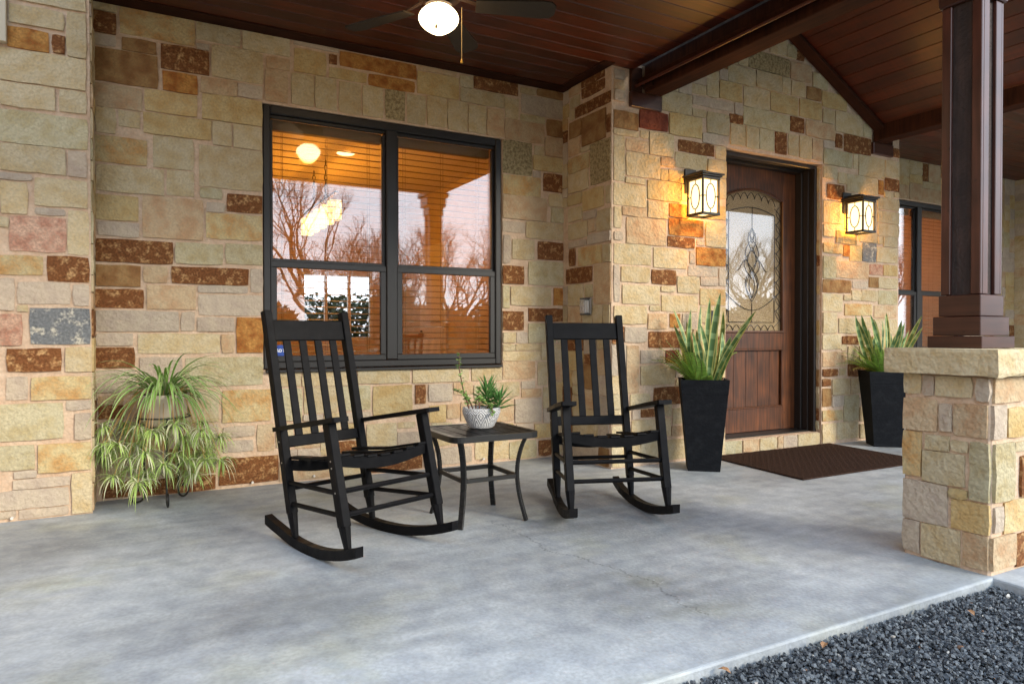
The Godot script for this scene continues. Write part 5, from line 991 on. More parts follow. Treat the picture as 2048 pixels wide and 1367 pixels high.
	# centre flower: nested pointed loops and a twisted stem
	var loop := func(c: Vector2, w: float, h: float, n := 15) -> Array:
		var out: Array = []
		for i in n:
			var t := float(i) / (n - 1)
			var side := 1.0 if t < 0.5 else -1.0
			var q := t * 2.0 if t < 0.5 else 2.0 - t * 2.0
			out.append(c + Vector2(side * w * sin(PI * q), lerpf(-h, h, q)))
		return out
	for e in [[1.47, 0.075, 0.14], [1.48, 0.035, 0.11], [1.67, 0.1, 0.13], [1.71, 0.055, 0.12], [1.9, 0.05, 0.11], [1.93, 0.024, 0.06]]:
		came.call(loop.call(Vector2(cx, e[0]), e[1], e[2]), 0.003)
	for s in [-1.0, 1.0]:
		var w2: Array = []
		for i in 19:
			var t := i / 18.0
			w2.append(Vector2(cx + s * 0.085 * sin(t * PI * 2.2), 1.36 + t * 0.6))
		came.call(w2, 0.003)
		var w3: Array = []
		for i in 15:
			var t := i / 14.0
			w3.append(Vector2(cx + s * (0.03 + 0.17 * t), 1.66 + 0.05 * sin(t * 5.0)))
		came.call(w3, 0.003)
		# leafy border up both sides
		for k in 8:
			var yb := 1.1 + k * 0.135
			var w4: Array = []
			for i in 9:
				var t := i / 8.0
				w4.append(Vector2(cx + s * (0.295 + 0.075 * sin(t * PI)), yb + t * 0.16))
			came.call(w4, 0.0028)
			var w5: Array = []
			for i in 7:
				var t := i / 6.0
				w5.append(Vector2(cx + s * (0.375 - 0.06 * sin(t * PI * 0.9)), yb + 0.05 + t * 0.13))
			came.call(w5, 0.0028)
	for k in 7:
		for row in [[1.06, 1.0], [2.2, -1.0]]:
			var w6: Array = []
			var xs := gx0 + 0.05 + k * 0.09
			for i in 9:
				var t := i / 8.0
				var yb: float = row[0] + (0.075 * sin(PI * clampf((xs + t * 0.1 - gx0) / (gx1 - gx0), 0, 1)) if row[1] < 0 else 0.0)
				w6.append(Vector2(xs + t * 0.1, yb + 0.055 * sin(t * PI)))
			came.call(w6, 0.0028)
	# bell button on the wall beside the door
	var bell := thing("doorbell", "black doorbell camera on the stone beside the front door", "doorbell")
	one_box("case", Vector3(4.22, 1.165, -4.285), Vector3(0.055, 0.12, 0.03), M.black_metal, bell, 0.006)
	st = st_new()
	lathe(st, Vector3.ZERO, [Vector2(0.0, 0.004), Vector2(0.012, 0.003), Vector2(0.014, 0)], 14)
	var btn := obj("button", st, mat(srgb(60, 62, 66), 0.2), bell, Vector3(4.22, 1.14, -4.27))
	btn.rotation.x = PI / 2

func build_column() -> void:
	var c := thing("porch_column", "boxed wooden porch column on a stone pier with a stone cap", "column")
	var st := st_new()
	cbox(st, Vector3(3.41, 0.42, -1.82), Vector3(0.404, 0.86, 0.38), Basis.IDENTITY, 0.01)
	var pier := obj("pier", st, M.mortar, c)
	lay_stones(STONES.pier_side, Vector3(3.208, 0, 0), UZ, UY, -UX, pier)
	lay_stones(STONES.pier_front, Vector3(0, 0, -1.63), UX, UY, UZ, pier)
	# cap stones, two to a side
	for e in [[3.148, 3.44, -2.075, -1.573], [3.452, 3.672, -2.075, -1.573]]:
		var s2 := SurfaceTool.new()
		s2.begin(Mesh.PRIMITIVE_TRIANGLES)
		s2.set_color(Color(1, 1, 1))
		s2.set_smooth_group(-1)
		var n := 7
		var ring: Array = []
		for lev in 4:
			var row: Array = []
			for side in 4:
				for i in n:
					var t := float(i) / n
					var p: Vector2 = [Vector2(lerpf(e[0], e[1], t), e[3]), Vector2(e[1], lerpf(e[3], e[2], t)), Vector2(lerpf(e[1], e[0], t), e[2]), Vector2(e[0], lerpf(e[2], e[3], t))][side]
					var mid := Vector2((e[0] + e[1]) / 2, (e[2] + e[3]) / 2)
					var k: float = [0.985, 1.0, 1.0, 0.985][lev]
					p = mid + (p - mid) * k + Vector2(rng.randf_range(-0.004, 0.004), rng.randf_range(-0.004, 0.004))
					row.append(Vector3(p.x, [0.851, 0.866, 0.95, 0.966][lev] + (rng.randf_range(-0.004, 0.004) if lev < 3 else 0.0), p.y))
			ring.append(row)
		var mid3 := Vector3((e[0] + e[1]) / 2, 0.91, (e[2] + e[3]) / 2)
		for lev in 3:
			for i in n * 4:
				var j := (i + 1) % (n * 4)
				quad(s2, ring[lev][i], ring[lev][j], ring[lev + 1][j], ring[lev + 1][i], (ring[lev][i] + ring[lev + 1][j]) / 2 - mid3)
		for lev in [0, 3]:
			for i in n * 4:
				tri(s2, mid3 + Vector3(0, (lev - 1.5) * 0.0383, 0), ring[lev][i], ring[lev][(i + 1) % (n * 4)], Vector3(0, lev - 1.5, 0))
		obj("cap_stone", s2, M.stone_b, c)
	# stepped wooden base, shaft with corner boards, capital
	var o := Vector3(3.399, 0, -1.818)
	for b in [[0.966, 0.056, 0.27, 0.24], [1.022, 0.088, 0.235, 0.21], [1.11, 0.098, 0.19, 0.185]]:
		one_box("base_block", o + Vector3(0, b[0] + b[1] / 2, 0), Vector3(b[2], b[1] - 0.002, b[3]), M.block, c, 0.003)
	one_box("shaft", o + Vector3(0, 1.87, 0), Vector3(0.142, 1.33, 0.142), M.post_panel, c)
	for sx in [-1.0, 1.0]:
		for sz in [-1.0, 1.0]:
			one_box("corner_board", o + Vector3(sx * 0.0795, 1.87, sz * 0.066), Vector3(0.016, 1.32, 0.042), M.post, c, 0.0025)
			one_box("corner_board", o + Vector3(sx * 0.0495, 1.87, sz * 0.0795), Vector3(0.0435, 1.32, 0.0165), M.post, c, 0.0025)
	one_box("capital", o + Vector3(0, 2.585, 0), Vector3(0.2, 0.11, 0.2), M.block, c, 0.006)
	one_box("capital", o + Vector3(0, 2.7, 0), Vector3(0.26, 0.118, 0.24), M.block, c, 0.006)
	one_box("capital", o + Vector3(0, 2.79, 0), Vector3(0.32, 0.058, 0.29), M.block, c, 0.006)

# ---------------------------------------------------------------- furniture and lamps
func rocking_chair(label: String, at: Vector3, turn: float) -> void:
	var c := thing("rocking_chair", label, "rocking chair", at, turn, "black wooden rocking chairs")
	var wb := 0.23
	var wf := 0.271
	var back := func(y: float) -> float: return -0.155 - 0.267 * (y - 0.055) / 1.093
	var front := func(y: float) -> float: return 0.329 - 0.133 * (y - 0.12) / 0.511
	var m: Material = M.black_paint
	for s in [-1.0, 1.0]:
		# runner
		var st := st_new()
		var n := 14
		for i in n:
			var q: Array = []
			for k in [i, i + 1]:
				var z: float = lerpf(-0.43, 0.43, float(k) / n)
				var x: float = s * lerpf(wb, wf, clampf((z + 0.155) / 0.484, -0.3, 1.2))
				var y: float = 0.39 * (z + 0.03) * (z + 0.03)
				for e in [[-0.02, 0.0], [0.02, 0.0], [0.02, 0.046], [-0.02, 0.046]]:
					q.append(Vector3(x + e[0], y + e[1], z))
			for e in 4:
				var f := (e + 1) % 4
				var mid: Vector3 = (q[0] + q[6]) / 2
				quad(st, q[e], q[f], q[4 + f], q[4 + e], (q[e] + q[4 + f]) / 2 - mid)
			if i == 0: quad(st, q[0], q[1], q[2], q[3], Vector3(0, 0, -1))
			if i == n - 1: quad(st, q[4], q[5], q[6], q[7], Vector3(0, 0, 1))
		obj("rocker", st, m, c)
		# back post and front leg, each with a whittled foot
		st = st_new()
		bar(st, Vector3(s * wb, 0.16, back.call(0.16)), Vector3(s * wb, 1.148, back.call(1.148)), 0.042, 0.044)
		tube(st, [Vector3(s * wb, 0.165, back.call(0.165)), Vector3(s * wb, 0.045, back.call(0.045))], [0.025, 0.015], 8)
		obj("back_post", st, m, c)
		st = st_new()
		bar(st, Vector3(s * wf, 0.19, front.call(0.19)), Vector3(s * wf, 0.632, front.call(0.632)), 0.042, 0.05)
		tube(st, [Vector3(s * wf, 0.195, front.call(0.195)), Vector3(s * wf, 0.085, front.call(0.085))], [0.027, 0.015], 8)
		obj("front_leg", st, m, c)
		# arm: narrow at the post, broad over the leg
		var p0 := Vector3(s * (wb + 0.022), 0.548, back.call(0.548) - 0.02)
		var p1 := Vector3(s * wf, 0.648, 0.292)
		var along := (p1 - p0).normalized()
		var lat := along.cross(UY).normalized()
		var l := (p1 - p0).length()
		st = st_new()
		slab_of(st, PackedVector2Array([Vector2(0, -0.016), Vector2(l * 0.35, -0.03), Vector2(l * 0.7, -0.043), Vector2(l - 0.01, -0.043), Vector2(l, -0.036), Vector2(l, 0.036), Vector2(l - 0.01, 0.043), Vector2(l * 0.7, 0.043), Vector2(l * 0.35, 0.03), Vector2(0, 0.016)]), p0, along, lat, lat.cross(along) * (1.0 if lat.cross(along).y > 0 else -1.0), 0.022)
		obj("arm", st, m, c)
		# side rungs
		for y in [[0.33, 0.305], [0.235, 0.205]]:
			st = st_new()
			tube(st, [Vector3(s * wf, y[0], front.call(y[0])), Vector3(s * wb, y[1], back.call(y[1]))], [0.0115], 8)
			obj("side_rung", st, m, c)
	for y in [0.337, 0.239]:
		var st := st_new()
		tube(st, [Vector3(-wf, y, front.call(y)), Vector3(wf, y, front.call(y))], [0.012], 8)
		obj("front_rung", st, m, c)
	var st2 := st_new()
	tube(st2, [Vector3(-wb, 0.275, back.call(0.275)), Vector3(wb, 0.275, back.call(0.275))], [0.0115], 8)
	obj("back_rung", st2, m, c)
	# screw heads on the outer faces
	var steel := mat(srgb(170, 168, 162), 0.35)
	steel.metallic = 0.8
	for s in [-1.0, 1.0]:
		for e in [[wb + 0.0215, 0.5, back.call(0.5)], [wb + 0.0215, 0.4, back.call(0.4)], [wf + 0.0215, 0.47, front.call(0.47)], [wf + 0.0215, 0.44, front.call(0.44)], [wf + 0.0215, 0.335, front.call(0.335)]]:
			var sc := st_new()
			tube(sc, [Vector3(s * e[0], e[1], e[2]), Vector3(s * (e[0] + 0.0015), e[1], e[2])], [0.0042], 8)
			obj("screw", sc, steel, c)
	# crest, lower rail and four slats lean with the posts
	var lean := Basis(UX, Vector3(0, 1.093, -0.267).normalized(), Vector3(0, 0.267, 1.093).normalized())
	one_box("crest_rail", Vector3(0, 1.048, back.call(1.048)), Vector3(0.42, 0.108, 0.022), m, c, 0.004, lean)
	one_box("lower_rail", Vector3(0, 0.496, back.call(0.496)), Vector3(0.42, 0.056, 0.022), m, c, 0.004, lean)
	for x in [-0.138, -0.046, 0.046, 0.138]:
		var st := st_new()
		bar(st, Vector3(x, 0.515, back.call(0.515)), Vector3(x, 1.0, back.call(1.0)), 0.043, 0.011)
		obj("back_slat", st, m, c)
	# scooped seat: curved rails carry seven slats from front to back
	var dip := func(x: float) -> float: return -0.034 * cos(clampf(x / 0.25, -1, 1) * PI / 2)
	for e in [[0.47, front.call(0.47), wf - 0.02, "front_rail"], [0.395, back.call(0.395), wb - 0.02, "rear_rail"]]:
		var outl := PackedVector2Array()
		for i in 13:
			var x: float = lerpf(-e[2], e[2], i / 12.0)
			outl.append(Vector2(x, e[0] + 0.024 + dip.call(x)))
		for i in 13:
			var x: float = lerpf(e[2], -e[2], i / 12.0)
			outl.append(Vector2(x, e[0] - 0.028 + dip.call(x)))
		var st := st_new()
		slab_of(st, outl, Vector3(0, 0, e[1] - 0.011), UX, UY, UZ, 0.022)
		obj(e[3], st, m, c)
	for i in 7:
		var x := -0.21 + i * 0.07
		var st := st_new()
		var a := Vector3(x * 0.9, 0.395 + 0.032 + dip.call(x), back.call(0.395) - 0.012)
		var b := Vector3(x * 1.08, 0.47 + 0.032 + dip.call(x), front.call(0.47) + 0.016)
		var midp := (a + b) / 2 - Vector3(0, 0.012, 0)
		bar(st, a, midp, 0.056, 0.013)
		bar(st, midp, b, 0.056, 0.013)
		obj("seat_slat", st, m, c)

func side_table() -> void:
	var t := thing("side_table", "low square black metal side table between the rocking chairs", "table", Vector3(1.72, 0, -3.555))
	var m: Material = M.black_metal
	var h := 0.262
	# rounded frame of the top
	var ring := func(r: float, inset: float) -> PackedVector2Array:
		var out := PackedVector2Array()
		for q in 4:
			for i in 6:
				var a := PI / 2 * q + PI / 2 * i / 5.0
				var k := Vector2([1, -1, -1, 1][q], [1, 1, -1, -1][q])
				out.append(k * (h - r) + Vector2(cos(a), sin(a)) * (r - inset))
		return out
	var st := st_new()
	var o1: PackedVector2Array = ring.call(0.06, 0.0)
	var o2: PackedVector2Array = ring.call(0.06, 0.03)
	for i in o1.size():
		var j := (i + 1) % o1.size()
		var P := func(p: Vector2, y: float) -> Vector3: return Vector3(p.x, y, p.y)
		var out := Vector3(o1[i].x, 0, o1[i].y)
		quad(st, P.call(o1[i], 0.496), P.call(o1[j], 0.496), P.call(o2[j], 0.496), P.call(o2[i], 0.496), UY)
		quad(st, P.call(o1[i], 0.464), P.call(o1[j], 0.464), P.call(o2[j], 0.464), P.call(o2[i], 0.464), -UY)
		quad(st, P.call(o1[i], 0.496), P.call(o1[j], 0.496), P.call(o1[j], 0.464), P.call(o1[i], 0.464), out)
		quad(st, P.call(o2[i], 0.496), P.call(o2[j], 0.496), P.call(o2[j], 0.464), P.call(o2[i], 0.464), -out)
	obj("top_frame", st, m, t)
	for i in 6:
		var x := -0.2 + i * 0.08
		one_box("slat", Vector3(x, 0.487, 0), Vector3(0.076, 0.012, 0.475), M.black_paint, t, 0.003)
	# bowed legs of flat tube
	for sx in [-1.0, 1.0]:
		for sz in [-1.0, 1.0]:
			st = st_new()
			var n := 12
			for i in n:
				var seg: Array = []
				for k in [i, i + 1]:
					var f: float = float(k) / n
					var y: float = 0.466 * (1.0 - f)
					var r: float = 0.2 - 0.037 * sin(pow(f, 0.85) * PI)
					seg.append(Vector3(sx * r, y, sz * r))
				bar(st, seg[0], seg[1], 0.03, 0.018, Vector3(sz, 0, -sx), 0.002)
			obj("leg", st, m, t)
	var rr := 0.164
	for e in [[Vector3(-rr, 0.245, -rr), Vector3(rr, 0.245, -rr)], [Vector3(-rr, 0.245, rr), Vector3(rr, 0.245, rr)], [Vector3(-rr, 0.245, -rr), Vector3(-rr, 0.245, rr)], [Vector3(rr, 0.245, -rr), Vector3(rr, 0.245, rr)]]:
		st = st_new()
		bar(st, e[0], e[1], 0.024, 0.016, UY, 0.002)
		obj("stretcher", st, m, t)

func lantern(x: float, label: String) -> void:
	var l := thing("wall_lantern", label, "lantern", Vector3(x, 2.105, -4.178), 0, "lit box lanterns beside the front door")
	var m: Material = M.iron
	var h := 0.083
	one_box("back_plate", Vector3(-0.02, 0.16, -0.127), Vector3(0.12, 0.2, 0.016), m, l, 0.004)
	one_box("arm", Vector3(0, 0.218, -0.06), Vector3(0.05, 0.022, 0.15), m, l, 0.004)
	# roof in three steps, knob
	one_box("lantern_roof", Vector3(0, 0.186, 0), Vector3(0.235, 0.013, 0.235), m, l, 0.004)
	one_box("lantern_roof", Vector3(0, 0.172, 0), Vector3(0.212, 0.013, 0.212), m, l, 0.004)
	one_box("lantern_roof", Vector3(0, 0.154, 0), Vector3(0.19, 0.021, 0.19), m, l, 0.004)
	one_box("finial", Vector3(0, 0.203, 0), Vector3(0.035, 0.018, 0.035), m, l, 0.004)
	for sx in [-1.0, 1.0]:
		for sz in [-1.0, 1.0]:
			one_box("corner_post", Vector3(sx * h, 0.012, sz * h), Vector3(0.015, 0.262, 0.015), m, l, 0.002)
	for e in [[0.0, h], [0.0, -h]]:
		one_box("base_rail", Vector3(0, -0.126, e[1]), Vector3(0.19, 0.02, 0.022), m, l, 0.003)
		one_box("base_rail", Vector3(e[1], -0.126, 0), Vector3(0.022, 0.0195, 0.146), m, l, 0.003)
	# oval tracery on each face
	for f in 4:
		var b := Basis(UY, f * PI / 2)
		var st := st_new()
		var pts: Array = []
		for i in 25:
			var a := TAU * i / 24
			pts.append(b * Vector3(cos(a) * 0.047, 0.012 + sin(a) * 0.098, h + 0.001))
		tube(st, pts, [0.0048], 5, false)
		for e in [[Vector3(-0.076, 0.012, h), Vector3(-0.047, 0.012, h)], [Vector3(0.047, 0.012, h), Vector3(0.076, 0.012, h)], [Vector3(0, 0.11, h), Vector3(0, 0.143, h)], [Vector3(0, -0.086, h), Vector3(0, -0.116, h)]]:
			tube(st, [b * e[0], b * e[1]], [0.004], 5)
		obj("tracery", st, m, l)
	# one sleeve of frosted glass with the bulb's light in it
	var st := st_new()
	wall_sheet(st, -0.074, 0.074, -0.114, 0.142, [], Vector3(0, 0, 0.074), UX, UY, UZ, 0.148)
	var gm := glow(Color(1.0, 0.9, 0.66), LANTERN_GLOW)
	obj("lantern_glass", st, gm, l)
	var o := OmniLight3D.new()
	o.name = "lantern_light"
	o.position = l.position + Vector3(0, 0.0, 0)
	o.light_color = Color(1.0, 0.7, 0.3)
	o.light_energy = LANTERN_LIGHT
	o.light_size = 0.05
	o.omni_range = 12.0
	o.omni_attenuation = 2.0
	o.shadow_enabled = true
	add_child(o, true)

func ceiling_fan() -> void:
	var f := thing("ceiling_fan", "dark five-bladed ceiling fan with a lit globe and two pull chains", "ceiling fan", Vector3(1.464, 0, -3.505))
	var m := mat(srgb(52, 38, 30), 0.4)
	m.metallic = 0.4
	var st := st_new()
	lathe(st, Vector3.ZERO, [Vector2(0, 3.07), Vector2(0.085, 3.068), Vector2(0.08, 3.03), Vector2(0.04, 3.0), Vector2(0.05, 2.985), Vector2(0.125, 2.97), Vector2(0.14, 2.93), Vector2(0.14, 2.87), Vector2(0.12, 2.835), Vector2(0.065, 2.825), Vector2(0.062, 2.80), Vector2(0.075, 2.79), Vector2(0.06, 2.785), Vector2(0, 2.785)], 28)
	obj("motor", st, m, f)
	var bm := tri_mat(wood_tex(70, srgb(40, 34, 26), srgb(26, 22, 18), true, 256), 1.5, 0.6)
	for k in 5:
		var a := deg_to_rad(22.0 + 72.0 * k)
		var d := Vector3(cos(a), 0, sin(a))
		var lat := Vector3(-sin(a), 0.2, cos(a)).normalized()
		st = st_new()
		slab_of(st, PackedVector2Array([Vector2(0.2, -0.05), Vector2(0.56, -0.072), Vector2(0.61, -0.064), Vector2(0.635, -0.035), Vector2(0.635, 0.035), Vector2(0.61, 0.064), Vector2(0.56, 0.072), Vector2(0.2, 0.05)]), Vector3(0, 2.805, 0), d, lat, d.cross(lat).normalized(), 0.008)
		var bl := obj("blade", st, bm, f)
		st = st_new()
		bar(st, d * 0.1 + Vector3(0, 2.84, 0), d * 0.25 + Vector3(0, 2.802, 0), 0.03, 0.008, lat)
		obj("blade_iron", st, m, bl)
	st = st_new()
	var prof: Array = []
	for i in 15:
		var t := i / 14.0
		prof.append(Vector2(0.108 * pow(sin(PI * (0.0 + t * 0.86)), 0.75), 2.635 + 0.152 * t))
	lathe(st, Vector3.ZERO, prof, 28)
	obj("lamp_globe", st, glow(Color(1.0, 0.9, 0.72), GLOBE_GLOW), f)
	for e in [[Vector3(-0.058, 0, 0.105), 2.79, 2.62], [Vector3(0.115, 0, 0.045), 2.79, 2.49]]:
		st = st_new()
		tube(st, [e[0] + Vector3(0, e[1], 0), e[0] + Vector3(0, e[2] + 0.02, 0)], [0.0018], 5)
		var chn := obj("pull_chain", st, mat(srgb(196, 170, 120), 0.35), f)
		st = st_new()
		lathe(st, e[0] + Vector3(0, e[2], 0), [Vector2(0, 0), Vector2(0.0075, 0.003), Vector2(0.006, 0.014), Vector2(0.002, 0.026)], 10)
		obj("pull_knob", st, mat(srgb(206, 160, 70), 0.3), chn)
	var o := OmniLight3D.new()
	o.name = "fan_light"
	o.position = Vector3(1.464, 2.71, -3.505)
	o.light_color = Color(1.0, 0.74, 0.4)
	o.light_energy = FAN_LIGHT
	o.light_size = 0.09
	o.omni_range = 14.0
	o.omni_attenuation = 2.0
	o.shadow_enabled = true
	add_child(o)

func small_fittings() -> void:
	# weatherproof outlet cover on the stone return
	var b := thing("outlet_cover", "clear bubble outlet cover on the stone return by the rocking chair", "outlet cover", Vector3(3.205, 1.25, -4.6))
	one_box("back_plate", Vector3(-0.006, 0, 0), Vector3(0.012, 0.135, 0.085), mat(srgb(150, 146, 138), 0.4), b)
	one_box("outlet", Vector3(-0.016, 0, 0), Vector3(0.01, 0.1, 0.04), mat(srgb(226, 222, 212), 0.4), b)
	var st := st_new()
	cbox(st, Vector3(-0.04, 0, 0), Vector3(0.055, 0.12, 0.075), Basis.IDENTITY, 0.012)
	obj("bubble_cover", st, pane_mat(0.25, srgb(190, 196, 200)), b)
	for y in [-0.062, 0.062]:
		one_box("hinge", Vector3(-0.03, y, 0), Vector3(0.06, 0.012, 0.08), mat(srgb(70, 70, 70), 0.4), b)
	# weep tubes at the foot of the walls
	for p in [Vector3(-0.575, 0.022, -4.682), Vector3(0.72, 0.03, -4.99), Vector3(1.13, 0.035, -4.99), Vector3(2.46, 0.04, -4.99)]:
		var w := thing("weep_tube", "tiny white weep tube at the foot of the stone wall", "tube", p, 0, "weep tubes along the wall foot")
		st = st_new()
		tube(st, [Vector3(0, 0, -0.02), Vector3(0, 0, 0.02)], [0.008], 8)
		obj("tube", st, mat(srgb(216, 212, 204), 0.5), w)
	# security sticker in the corner of the window
	var s := thing("window_sticker", "blue eight-sided security sticker in the window corner", "sticker", Vector3(0.915, 0.915, -5.031))
	st = st_new()
	var oct := PackedVector2Array()
	for i in 8:
		oct.append(Vector2(cos(TAU * (i + 0.5) / 8), sin(TAU * (i + 0.5) / 8)) * 0.043)
	slab_of(st, oct, Vector3.ZERO, UX, UY, UZ, 0.0012)
	obj("sheet", st, mat(srgb(24, 66, 150), 0.4), s)
	var tm := TextMesh.new()
	tm.text = "ADT"
	var sf := SystemFont.new()
	sf.font_names = PackedStringArray(["Droid Sans"])
	sf.font_weight = 700
	tm.font = sf
	tm.font_size = 16
	tm.pixel_size = 0.0019
	tm.depth = 0.0008
	var tx := MeshInstance3D.new()
	tx.name = "lettering"
	tx.mesh = tm
	tx.material_override = mat(srgb(236, 238, 240), 0.5)
	tx.position = Vector3(0, 0, 0.0018)
	s.add_child(tx)
	# dry leaves blown onto the gravel
	for e in [[2.02, -1.54, 0.4], [1.62, -1.56, 2.1], [2.75, -1.45, 1.2]]:
		var lf := thing("dry_leaf", "curled brown dry leaf lying on the gravel", "leaf", Vector3(e[0], -0.014, e[1]), e[2], "dry leaves on the gravel")
		st = st_new()
		ribbon(st, [Vector3(0, 0, 0), Vector3(0.012, 0.006, 0), Vector3(0.026, 0.008, 0), Vector3(0.04, 0.003, 0)], [0.001, 0.011, 0.009, 0.0008], UZ, [Color(0.26, 0.13, 0.06)], [Color(0.32, 0.17, 0.08)], 0.4)
		obj("blade", st, M.leaf, lf)
	# door mat: a soft mat lying a little askew
	var mt := thing("doormat", "dark brown ribbed doormat before the front door", "doormat")
	st = st_new()
	var P := func(u: float, v: float, y: float) -> Vector3: return Vector3(4.155 + u * 1.5 + v * 0.09, y, -3.333 - v * 0.985)
	var o := [P.call(0, 0, 0.0), P.call(1, 0, 0.0), P.call(1, 1, 0.0), P.call(0, 1, 0.0)]
	for i in 4:
		var j := (i + 1) % 4
		quad(st, o[i] + UY * 0.002, o[j] + UY * 0.002, o[j] + UY * 0.012, o[i] + UY * 0.012, (o[i] + o[j]) / 2 - P.call(0.5, 0.5, 0))
	quad(st, o[0] + UY * 0.012, o[1] + UY * 0.012, o[2] + UY * 0.012, o[3] + UY * 0.012, UY)
	var mm := tri_mat(mottle(740, srgb(62, 46, 38), srgb(48, 36, 31), srgb(70, 52, 42), 0.5, 0.4, 0.45, 0.05, 256), 3.0, 0.97)
	mm.metallic_specular = 0.15
	obj("backing", st, mm, mt)
	st = st_new()
	for i in 46:
		for j in 30:
			var u := (i + 0.5) / 46.0
			var v := (j + 0.5) / 30.0
			var c: Vector3 = P.call(u, v, 0.013)
			var turn := Basis(UY, 0.785 if (i + j) % 2 == 0 else -0.785)
			var hx := turn * Vector3(0.016, 0, 0)
			var hz := turn * Vector3(0, 0, 0.006)
			quad(st, c - hx, c + hz, c + hx, c - hz, UY)
			tri(st, c - hx, c + hz, c - UY * 0.0028 - hx * 1.05 + hz, turn * Vector3(-1, 0.4, 1))
			tri(st, c + hx, c - hz, c - UY * 0.0028 + hx * 1.05 - hz, turn * Vector3(1, 0.4, -1))
	var rib := obj("ribbing", st, mm, mt)
	rib.set_meta("kind", "stuff")

# ---------------------------------------------------------------- plants
func leaf_cols(base: Color, n: int, amount := 0.25) -> Array:
	var out := []
	for i in n:
		out.append(base * rng.randf_range(1.0 - amount, 1.0 + amount))
	return out

